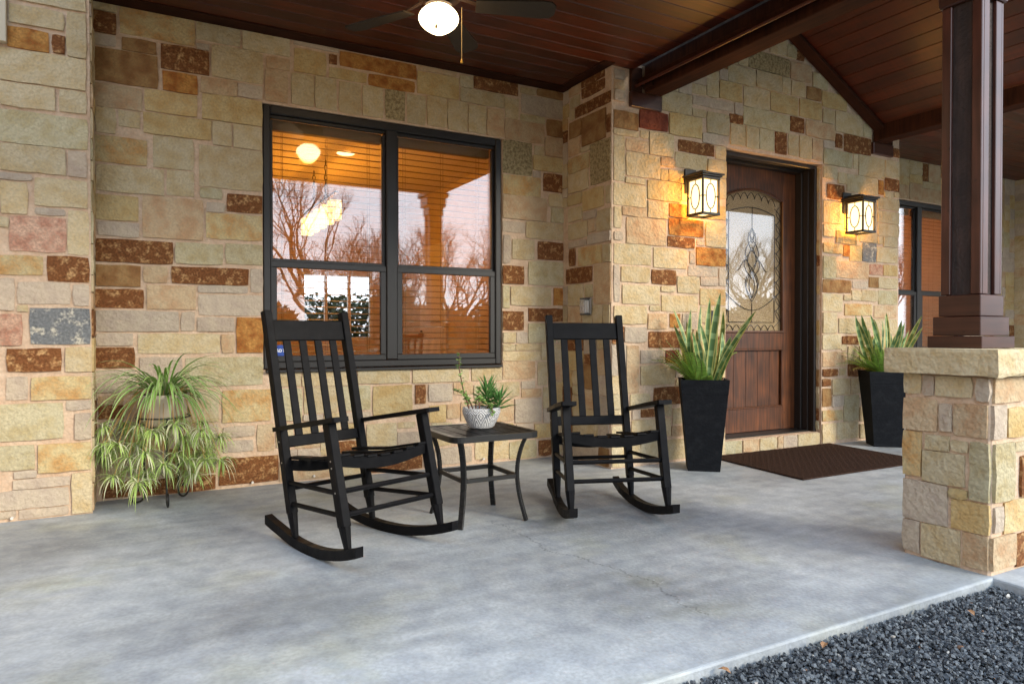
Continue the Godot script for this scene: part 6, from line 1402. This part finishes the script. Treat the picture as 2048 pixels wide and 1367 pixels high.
func tall_planter(at: Vector3, label: String, plant_label: String, seed_: int, reach: Vector3) -> void:
	rng.seed = seed_
	var p := thing("tall_planter", label, "planter", at, deg_to_rad(-39), "tall black planters beside the door")
	var st := st_new()
	var prof := [[0.0, 0.117], [0.25, 0.138], [0.253, 0.139], [0.58, 0.167], [0.583, 0.169], [0.69, 0.177]]
	for i in prof.size() - 1:
		for s in 4:
			var b := Basis(UY, s * PI / 2)
			var y0: float = prof[i][0]
			var y1: float = prof[i + 1][0]
			var a: float = prof[i][1]
			var c: float = prof[i + 1][1]
			quad(st, b * Vector3(-a, y0, a), b * Vector3(a, y0, a), b * Vector3(c, y1, c), b * Vector3(-c, y1, c), b * Vector3(0, -0.1, 1))
	for s in 4:
		var b := Basis(UY, s * PI / 2)
		quad(st, b * Vector3(-0.177, 0.69, 0.177), b * Vector3(0.177, 0.69, 0.177), b * Vector3(0.16, 0.69, 0.16), b * Vector3(-0.16, 0.69, 0.16), UY)
		quad(st, b * Vector3(-0.16, 0.69, 0.16), b * Vector3(0.16, 0.69, 0.16), b * Vector3(0.157, 0.65, 0.157), b * Vector3(-0.157, 0.65, 0.157), b * Vector3(0, 0, -1))
	quad(st, Vector3(-0.117, 0, -0.117), Vector3(0.117, 0, -0.117), Vector3(0.117, 0, 0.117), Vector3(-0.117, 0, 0.117), -UY)
	obj("pot", st, M.planter, p)
	one_box("soil", Vector3(0, 0.655, 0), Vector3(0.314, 0.02, 0.314), M.soil, p)
	var g := thing("snake_plant", plant_label, "plant", at + Vector3(0, 0.655, 0), 0, "snake plants with ferns in the tall planters")
	var n := 26
	for i in n:
		var a := TAU * i / n * 2.4 + rng.randf() * 0.5
		var r := 0.02 + 0.1 * sqrt(float(i) / n)
		var base := Vector3(cos(a) * r, 0, sin(a) * r)
		var tall := rng.randf_range(0.26, 0.6) * (1.0 if i % 5 else 1.15)
		var dir := (Vector3(cos(a) * 0.26, 1, sin(a) * 0.26) + Vector3(rng.randf_range(-0.16, 0.16), 0, rng.randf_range(-0.16, 0.16))).normalized()
		if i == 3:
			dir = (reach * 0.5 + UY).normalized()
		var bend := Vector3(rng.randf_range(-0.1, 0.1), 0, rng.randf_range(-0.1, 0.1))
		var pts: Array = []
		var ws: Array = []
		var k := 16
		var wide := rng.randf_range(0.02, 0.031)
		for q in k + 1:
			var t := float(q) / k
			pts.append(base + dir * tall * t + bend * t * t)
			ws.append(maxf(0.001, wide * (0.55 + 1.1 * t - 1.0 * t * t) * (1.0 if t < 0.75 else sqrt(maxf(0.0, (1.0 - t) / 0.25)))))
		var mids := []
		for q in k:
			mids.append(Color(0.08, 0.17, 0.05) * rng.randf_range(0.8, 1.2) if (q * 7 + i) % 3 else Color(0.2, 0.31, 0.13) * rng.randf_range(0.8, 1.2))
		st = st_new()
		st.set_smooth_group(1)
		var sd := Basis(UY, rng.randf_range(-0.9, 0.9)) * Vector3(0.78, 0, 0.62)
		ribbon(st, pts, ws, sd, [Color(0.66, 0.62, 0.2)], mids, 0.3)
		obj("leaf", st, M.leaf, g)
	# ferns round the rim
	for i in 26:
		var a := TAU * i / 26.0 + rng.randf() * 0.3
		if i < 11:
			a = atan2(reach.z, reach.x) + (i - 5.0) * 0.22
		var dir := Vector3(cos(a), rng.randf_range(1.0, 3.0), sin(a))
		var ln := rng.randf_range(0.22, 0.38)
		if i == 5:
			dir = reach + Vector3(0, 0.75, 0)
			ln = 0.42
		var pts := arc(Vector3(cos(a) * 0.09, 0.01, sin(a) * 0.09), dir, ln, rng.randf_range(0.5, 1.3), 9)
		st = st_new()
		var green := Color(0.2, 0.36, 0.055) * rng.randf_range(0.75, 1.5)
		if i % 5 == 4:
			green = Color(0.36, 0.36, 0.05)
		for q in range(1, pts.size()):
			for h in 2:
				var p0: Vector3 = (pts[q - 1] as Vector3).lerp(pts[q], h * 0.5)
				var fwd: Vector3 = (pts[q] - pts[q - 1]).normalized()
				var lat := fwd.cross(UY).normalized()
				var size := 0.06 * (1.05 - float(q) / pts.size()) + 0.008
				for s in [-1.0, 1.0]:
					var tip: Vector3 = p0 + lat * s * size + fwd * size * 0.3 - UY * size * 0.2
					st.set_color(green * rng.randf_range(0.85, 1.2))
					st.add_vertex(p0 + fwd * 0.006)
					st.add_vertex(tip)
					st.add_vertex(p0 - fwd * 0.006)
					st.add_vertex(p0 + fwd * 0.006)
					st.add_vertex(p0 + lat * s * size * 0.55 + fwd * (size * 0.16 + 0.007))
					st.add_vertex(tip)
		st.set_color(Color(0.1, 0.12, 0.03))
		tube(st, pts, [0.0022], 4, false)
		var fr := obj("fern_frond", st, M.leaf, g)
		fr.set_meta("label", "feathery fern frond among the snake plant leaves")
	# dry leaf litter on the soil
	st = st_new()
	for i in 60:
		var c := Vector3(rng.randf_range(-0.13, 0.13), 0.012 + rng.randf() * 0.02, rng.randf_range(-0.13, 0.13))
		var b := Basis.from_euler(Vector3(rng.randf() * 2, rng.randf() * 6, rng.randf() * 2))
		st.set_color(Color(0.2, 0.11, 0.05) * rng.randf_range(0.6, 1.6))
		tri(st, c + b * Vector3(0.022, 0, 0), c + b * Vector3(-0.01, 0, 0.006), c + b * Vector3(-0.01, 0, -0.006), UY)
	var lit := obj("dry_leaves", st, M.leaf, g)
	lit.set_meta("kind", "stuff")

func spider_plant() -> void:
	rng.seed = 77
	var at := Vector3(0.178, 0, -4.755)
	var s := thing("plant_stand", "black iron plant stand on three scrolled feet", "plant stand", at)
	var st := st_new()
	for y in [0.475, 0.53]:
		var pts: Array = []
		for i in 33:
			pts.append(Vector3(cos(TAU * i / 32), 0, sin(TAU * i / 32)) * (0.128 if y < 0.5 else 0.15) + Vector3(0, y, 0))
		var s1 := st_new()
		tube(s1, pts, [0.005], 6, false)
		obj("ring", s1, M.iron, s)
	for a in [PI / 2 - 0.07, PI + 0.33, -0.76]:
		var d := Vector3(cos(a), 0, sin(a))
		var pts: Array = [d * 0.15 + Vector3(0, 0.53, 0), d * 0.13 + Vector3(0, 0.45, 0), d * 0.118 + Vector3(0, 0.3, 0), d * 0.112 + Vector3(0, 0.16, 0)]
		for i in 16:
			var t := i / 15.0
			var ang := PI + t * 5.2
			var r := 0.046 - t * 0.014
			pts.append(d * (0.16 + cos(ang) * r) + Vector3(0, 0.053 + sin(ang) * r * 1.0, 0))
		st = st_new()
		tube(st, pts, [0.0062], 7)
		obj("leg", st, M.iron, s)
	var pot := thing("flower_pot", "cream pot sitting in the iron plant stand", "pot", at)
	st = st_new()
	st.set_smooth_group(1)
	lathe(st, Vector3.ZERO, [Vector2(0, 0.482), Vector2(0.112, 0.482), Vector2(0.118, 0.505), Vector2(0.12, 0.51), Vector2(0.138, 0.64), Vector2(0.146, 0.645), Vector2(0.146, 0.668), Vector2(0.134, 0.668), Vector2(0.13, 0.63), Vector2(0, 0.628)], 28)
	obj("bowl", st, mat(srgb(206, 190, 168), 0.6), pot)
	var g := thing("spider_plant", "striped spider plant with hanging plantlets on the iron stand", "plant", at + Vector3(0, 0.64, 0))
	var cream := Color(0.66, 0.67, 0.42)
	for i in 135:
		var a := rng.randf() * TAU
		if i % 3 == 0:
			a = PI / 2 + rng.randf_range(-1.3, 1.3)
		var up := rng.randf_range(0.6, 3.4)
		var ln := rng.randf_range(0.3, 0.54)
		var dir := Vector3(cos(a), up, sin(a))
		if sin(a) < -0.2:
			ln *= 0.62
		var pts := arc(Vector3(cos(a), 0, sin(a)) * rng.randf_range(0.01, 0.07), dir, ln, rng.randf_range(1.6, 3.2), 10)
		var ws: Array = []
		var wd := rng.randf_range(0.008, 0.0125)
		for q in 11:
			var t := q / 10.0
			ws.append(maxf(0.0006, wd * (0.7 + 0.9 * t - 1.55 * t * t)))
		var green := Color(0.2, 0.36, 0.07) * rng.randf_range(0.7, 1.4)
		st = st_new()
		ribbon(st, pts, ws, dir.cross(UY).normalized(), [cream * rng.randf_range(0.7, 1.1)], [green], 0.35)
		obj("leaf", st, M.leaf, g)
	for i in 42:
		var a := PI * 0.5 + (i - 20.5) / 21.0 * 2.35
		var r := rng.randf_range(0.12, 0.34)
		var tip := Vector3(cos(a) * r * 1.05, rng.randf_range(-0.48, -0.12), clampf(sin(a) * r, -0.17, 0.26))
		var start := Vector3(cos(a) * 0.1, 0.06, sin(a) * 0.08)
		var mid := start.lerp(tip, 0.4) + Vector3(0, 0.12, 0)
		var pts: Array = []
		for q in 9:
			var t := q / 8.0
			pts.append(start.lerp(mid, t).lerp(mid.lerp(tip, t), t))
		st = st_new()
		st.set_color(Color(0.5, 0.3, 0.1))
		tube(st, pts, [0.0017], 4, false)
		var run := obj("runner", st, M.leaf, g)
		st = st_new()
		for k in 38:
			var b := rng.randf() * TAU
			var dir := Vector3(cos(b), rng.randf_range(-0.3, 1.7), sin(b))
			var p := arc(tip, dir, rng.randf_range(0.08, 0.17), rng.randf_range(1.5, 3.4), 6)
			var wd := rng.randf_range(0.0032, 0.0055)
			var ws: Array = []
			for q in 7:
				var t := q / 6.0
				ws.append(maxf(0.0004, wd * (0.8 + 0.7 * t - 1.45 * t * t)))
			var green := Color(0.3, 0.46, 0.08) * rng.randf_range(0.8, 1.4)
			ribbon(st, p, ws, dir.cross(Vector3(0.1, 1, 0.05)).normalized(), [Color(0.6, 0.62, 0.38) * rng.randf_range(0.75, 1.1)], [green if k % 3 else cream], 0.3)
		obj("plantlet", st, M.leaf, run)

func succulent_bowl() -> void:
	rng.seed = 55
	var at := Vector3(1.765, 0.4965, -3.6)
	var b := thing("flower_bowl", "white bowl with a raised diamond pattern on the side table", "bowl", at)
	# diamonds in relief, printed grey in the hollows
	var n := 256
	var im := Image.create(n, n, false, Image.FORMAT_RGB8)
	var hm := Image.create(n, n, false, Image.FORMAT_L8)
	for y in n:
		for x in n:
			var u := fposmod(x / 256.0 * 11.0, 1.0) - 0.5
			var v := fposmod(y / 256.0 * 2.4, 1.0) - 0.5
			var d := absf(u) + absf(v)
			var line := absf(fposmod(d * 4.0, 1.0) - 0.5) < 0.24
			if y < 18 or y > 240:
				line = true
			im.set_pixel(x, y, srgb(222, 220, 216) if line else srgb(158, 158, 160))
			hm.set_pixel(x, y, Color.WHITE if line else Color(0.2, 0.2, 0.2))
	var m := mat(Color.WHITE, 0.45)
	m.albedo_texture = ImageTexture.create_from_image(im)
	m.heightmap_enabled = true
	m.heightmap_texture = ImageTexture.create_from_image(hm)
	m.heightmap_scale = 0.3
	var st := st_new()
	lathe(st, Vector3.ZERO, [Vector2(0.062, 0.001), Vector2(0.07, 0.01), Vector2(0.09, 0.05), Vector2(0.103, 0.085), Vector2(0.104, 0.105), Vector2(0.101, 0.116), Vector2(0.095, 0.116), Vector2(0.09, 0.098)], 40, Vector3(1.08, 1, 0.92), true)
	obj("bowl", st, m, b)
	st = st_new()
	lathe(st, Vector3.ZERO, [Vector2(0.092, 0.1), Vector2(0.0, 0.106)], 20, Vector3(1.08, 1, 0.92))
	lathe(st, Vector3.ZERO, [Vector2(0.0, 0.002), Vector2(0.064, 0.002)], 20, Vector3(1.08, 1, 0.92))
	obj("soil", st, M.soil, b)
	var g := thing("succulent", "spiky green succulent with narrow pointed leaves in the white bowl", "plant", at + Vector3(0.035, 0.104, 0))
	g.scale = Vector3.ONE * 1.3
	for i in 96:
		var a := i * 2.4
		var lev := (i / 3) / 32.0
		var hub: Vector3 = [Vector3(0.0, 0, 0), Vector3(0.05, -0.01, 0.02), Vector3(0.03, 0, -0.04)][i % 3]
		var base := hub + Vector3(cos(a) * 0.012, lev * [0.11, 0.07, 0.08][i % 3], sin(a) * 0.012)
		var dir := Vector3(cos(a), 0.15 + lev * 1.6, sin(a))
		var pts := arc(base, dir, rng.randf_range(0.05, 0.095) * (1.1 - lev * 0.35), 0.25 if lev < 0.6 else -0.1, 5)
		st = st_new()
		ribbon(st, pts, [0.005, 0.0065, 0.0058, 0.0045, 0.0028, 0.0004], dir.cross(UY).normalized(), [Color(0.08, 0.18, 0.04)], leaf_cols(Color(0.1, 0.24, 0.06), 3), 0.5)
		obj("leaf", st, M.leaf, g)
	var j := thing("trailing_succulent", "jade succulent with round leaves and one tall stem in the white bowl", "plant", at + Vector3(-0.03, 0.104, 0.01))
	for e in [[Vector3(-0.05, 0, 0), Vector3(-0.09, 0.12, 0), Vector3(-0.115, 0.24, 0), Vector3(-0.112, 0.335, 0)], [Vector3(-0.03, 0, 0.01), Vector3(-0.06, 0.06, 0.02), Vector3(-0.1, 0.1, 0.02), Vector3(-0.14, 0.115, 0.01)], [Vector3(-0.02, 0, 0.02), Vector3(-0.03, 0.05, 0.04), Vector3(-0.02, 0.07, 0.06), Vector3(0.0, 0.05, 0.085)], [Vector3(0, 0, 0.03), Vector3(-0.005, 0.05, 0.03), Vector3(0.0, 0.09, 0.02), Vector3(0.01, 0.12, 0.0)], [Vector3(-0.06, 0, 0.02), Vector3(-0.075, 0.04, 0.03), Vector3(-0.09, 0.07, 0.035), Vector3(-0.1, 0.08, 0.05)], [Vector3(0.03, 0, 0.05), Vector3(0.04, 0.03, 0.07), Vector3(0.045, 0.02, 0.095), Vector3(0.045, -0.02, 0.105)]]:
		st = st_new()
		st.set_color(Color(0.16, 0.07, 0.05))
		tube(st, e, [0.0045, 0.0035, 0.003, 0.002], 5)
		var stem := obj("stem", st, M.bark, j)
		st = st_new()
		var cnt := 34 if e[3].y > 0.3 else 22
		for k in cnt:
			var t: float = (0.25 if e[3].y < 0.3 else 0.12) + 0.75 * k / cnt * 1.15
			t = minf(t, 0.999)
			var f := t * 3.0
			var p: Vector3 = (e[int(f)] as Vector3).lerp(e[int(f) + 1], f - int(f))
			var dir := Vector3(rng.randf_range(-1, 1), rng.randf_range(-0.3, 1), rng.randf_range(-1, 1)).normalized()
			var c := p + dir * 0.013
			var u := dir.cross(UY if absf(dir.y) < 0.9 else UX).normalized()
			st.set_color(Color(0.22, 0.36, 0.1) * rng.randf_range(0.75, 1.35))
			var r := rng.randf_range(0.008, 0.0125)
			var up := u.cross(dir).normalized()
			for q in 6:
				var a0 := TAU * q / 6
				var a1 := TAU * (q + 1) / 6
				for sgn in [-1.0, 1.0]:
					tri(st, c + up * sgn * r * 0.3, c + (u * cos(a0) + dir * sin(a0)) * r, c + (u * cos(a1) + dir * sin(a1)) * r, up * sgn)
		var lv := obj("leaves", st, M.leaf, stem)
		lv.set_meta("kind", "stuff")

# ---------------------------------------------------------------- the yard that the glass mirrors
func branch(st: SurfaceTool, p: Vector3, d: Vector3, ln: float, r: float, depth: int) -> void:
	var pts: Array = [p]
	var rad: Array = [r]
	var n := 3
	var q := p
	var dd := d
	for i in n:
		dd = (dd + Vector3(rng.randf_range(-0.28, 0.28), rng.randf_range(-0.1, 0.2), rng.randf_range(-0.28, 0.28))).normalized()
		q += dd * ln / n
		pts.append(q)
		rad.append(lerpf(r, r * 0.6, float(i + 1) / n))
	tube(st, pts, rad, 5 if depth > 3 else 3, false)
	if depth <= 0:
		return
	var kids := 3 if depth > 1 else 4
	for k in kids:
		var at: Vector3 = pts[1 + (k % n)] if k > 0 else q
		var nd := (dd + Vector3(rng.randf_range(-1, 1), rng.randf_range(-0.25, 0.75), rng.randf_range(-1, 1)) * 0.95).normalized()
		branch(st, at, nd, ln * rng.randf_range(0.6, 0.82), r * 0.58, depth - 1)

func build_yard() -> void:
	rng.seed = 404
	var bark := tri_mat(mottle(850, srgb(92, 80, 68), srgb(66, 58, 50), srgb(104, 92, 80), 0.5, 0.4, 0.4, 0.03, 256), 1.0, 0.95)
	var protos: Array = []
	for v in 3:
		var t := Node3D.new()
		var st := st_new()
		var pts := [Vector3(0, -0.2, 0), Vector3(0.05, 0.7, 0.02), Vector3(0.02, 1.5, -0.05)]
		tube(st, pts, [0.2, 0.15, 0.12], 8, false)
		obj("trunk", st, bark, t)
		st = st_new()
		for k in 5:
			var a := TAU * k / 5 + rng.randf()
			branch(st, Vector3(0.02, 1.1 + 0.09 * k, -0.05), Vector3(cos(a), rng.randf_range(0.6, 1.6), sin(a)).normalized(), rng.randf_range(1.4, 1.9), 0.085, 5)
		obj("crown", st, bark, t)
		protos.append(t)
	var spots := [[6.6, 17.0, 1.3], [3.6, 25.0, 1.0], [9.6, 22.0, 0.95], [12.5, 20.0, 1.05], [15.5, 24.0, 1.1], [18.5, 19.0, 0.95], [11.0, 30.0, 1.2], [22.0, 17.0, 1.0], [26.0, 15.0, 1.1], [31.0, 17.0, 1.15], [36.0, 14.0, 1.0], [5.0, 33.0, 1.2]]
	for i in spots.size():
		var t: Node3D = protos[i % 3].duplicate()
		t.name = numbered("bare_tree")
		t.position = Vector3(spots[i][0], -0.16, spots[i][1])
		t.rotation.y = i * 1.7
		t.scale = Vector3.ONE * spots[i][2]
		t.set_meta("label", "leafless winter tree across the yard, mirrored in the window glass")
		t.set_meta("category", "tree")
		t.set_meta("group", "leafless trees across the yard")
		add_child(t)
	for t in protos:
		t.free()
	# a thicket of evergreen brush behind the trees
	var tuft := SurfaceTool.new()
	tuft.begin(Mesh.PRIMITIVE_TRIANGLES)
	tuft.set_smooth_group(-1)
	for k in 14:
		var d := Vector3(rng.randf_range(-1, 1), rng.randf_range(-0.6, 1), rng.randf_range(-1, 1)).normalized()
		var u := d.cross(UY).normalized() * 0.28
		tri(tuft, d * 0.3 - u, d * 0.3 + u, d * 1.1, UY)
	var mm := MultiMesh.new()
	mm.transform_format = MultiMesh.TRANSFORM_3D
	mm.use_colors = true
	mm.mesh = mesh_of(tuft)
	mm.instance_count = 9000
	for i in 9000:
		var x := rng.randf_range(-22, 62)
		var ridge := 2.7 + 0.9 * sin(x * 0.55) + 0.7 * sin(x * 1.7 + 1.0)
		var y := ridge * pow(rng.randf(), 0.7)
		mm.set_instance_transform(i, Transform3D(Basis.from_euler(Vector3(rng.randf() * 6, rng.randf() * 6, 0)).scaled(Vector3.ONE * rng.randf_range(0.3, 0.62)), Vector3(x, y, 34.0 + rng.randf_range(-2.5, 2.5))))
		mm.set_instance_color(i, Color(0.07, 0.075, 0.035) * rng.randf_range(0.6, 1.5))
	var br := MultiMeshInstance3D.new()
	br.name = "undergrowth"
	br.multimesh = mm
	var lm := mat(Color.WHITE, 0.9)
	lm.vertex_color_use_as_albedo = true
	br.material_override = lm
	br.set_meta("kind", "stuff")
	br.set_meta("label", "dark brush along the far side of the yard")
	br.set_meta("category", "undergrowth")
	add_child(br)

# ---------------------------------------------------------------- light
const ROOM_LIGHT := 0.06
const LANTERN_LIGHT := 0.15
const LANTERN_GLOW := 0.6
const FAN_LIGHT := 0.03
const GLOBE_GLOW := 2.0

# thin high cloud over a pale evening blue, a little pink towards the horizon
func evening_sky() -> ImageTexture:
	var w := 512
	var h := 256
	var n := noise_bytes(15, 0.014, w, h, 5)
	var im := Image.create(w, h, false, Image.FORMAT_RGBF)
	for y in h:
		var up := sin((0.5 - (y + 0.5) / h) * PI)
		for x in w:
			var c := Color(0.24, 0.23, 0.2)
			if up > 0.0:
				var t := pow(1.0 - up, 2.2)
				c = Color(0.46, 0.62, 0.86).lerp(Color(0.9, 0.94, 0.99), t)
				var cloud := clampf((n[y * w + x] / 255.0 - 0.45) * 2.2, 0.0, 1.0) * 0.55
				c = c.lerp(Color(0.9, 0.94, 0.97), cloud)
			im.set_pixel(x, y, c)
	return ImageTexture.create_from_image(im)

func _ready() -> void:
	rng.seed = 12345
	var cam := Camera3D.new()
	cam.name = "camera"
	cam.position = Vector3(0, 1.03, 0)
	cam.rotation_degrees = Vector3(-0.634, -28.622, 0)
	cam.fov = 52.045
	cam.near = 0.05
	cam.far = 500.0
	add_child(cam)
	cam.current = true

	var env := Environment.new()
	env.background_mode = Environment.BG_SKY
	var sm := PanoramaSkyMaterial.new()
	sm.panorama = evening_sky()
	var sky := Sky.new()
	sky.sky_material = sm
	env.sky = sky
	env.tonemap_mode = Environment.TONE_MAPPER_LINEAR
	env.tonemap_exposure = 3.6
	env.sdfgi_enabled = true
	env.ssao_enabled = true
	env.ssil_enabled = true
	var we := WorldEnvironment.new()
	we.name = "world"
	we.environment = env
	add_child(we)

	# a low veiled sun beyond the yard, in front of the porch
	var sun := DirectionalLight3D.new()
	sun.name = "sun"
	sun.rotation_degrees = Vector3(-24, 28, 0)
	sun.light_energy = 0.3
	sun.light_color = Color(1.0, 0.95, 0.86)
	sun.light_angular_distance = 20.0
	sun.shadow_enabled = true
	add_child(sun)

	make_materials()
	build_ground()
	build_walls()
	build_roof()
	build_rooms()
	build_window(0.80, 2.635, "dark bronze two-part window behind the rocking chairs", "open pale slatted blind behind the chair window")
	build_window(7.37, 9.2, "dark bronze two-part window beyond the front door", "open pale slatted blind in the window beyond the door")
	build_door()
	build_column()
	ceiling_fan()
	lantern(4.017, "lit black lantern with oval tracery between the stone corner and the door")
	lantern(5.98, "lit black lantern with oval tracery between the door and the far window")
	rocking_chair("black rocking chair beside the spider plant, under the window", Vector3(0.966, 0, -3.403), deg_to_rad(19.7))
	rocking_chair("black rocking chair by the stone corner, near the door", Vector3(2.418, 0, -3.329), deg_to_rad(-19.4))
	side_table()
	succulent_bowl()
	spider_plant()
	tall_planter(Vector3(3.85, 0, -4.0), "tall tapered black planter by the stone corner, in front of the door edge", "snake plant with ferns in the planter by the stone corner", 31, Vector3(-0.75, 0, -0.1))
	tall_planter(Vector3(6.136, 0, -4.04), "tall tapered black planter beyond the doormat, partly behind the stone pier", "snake plant with ferns in the planter beyond the doormat", 47, Vector3(-0.85, 0, -0.3))
	small_fittings()
	build_yard()
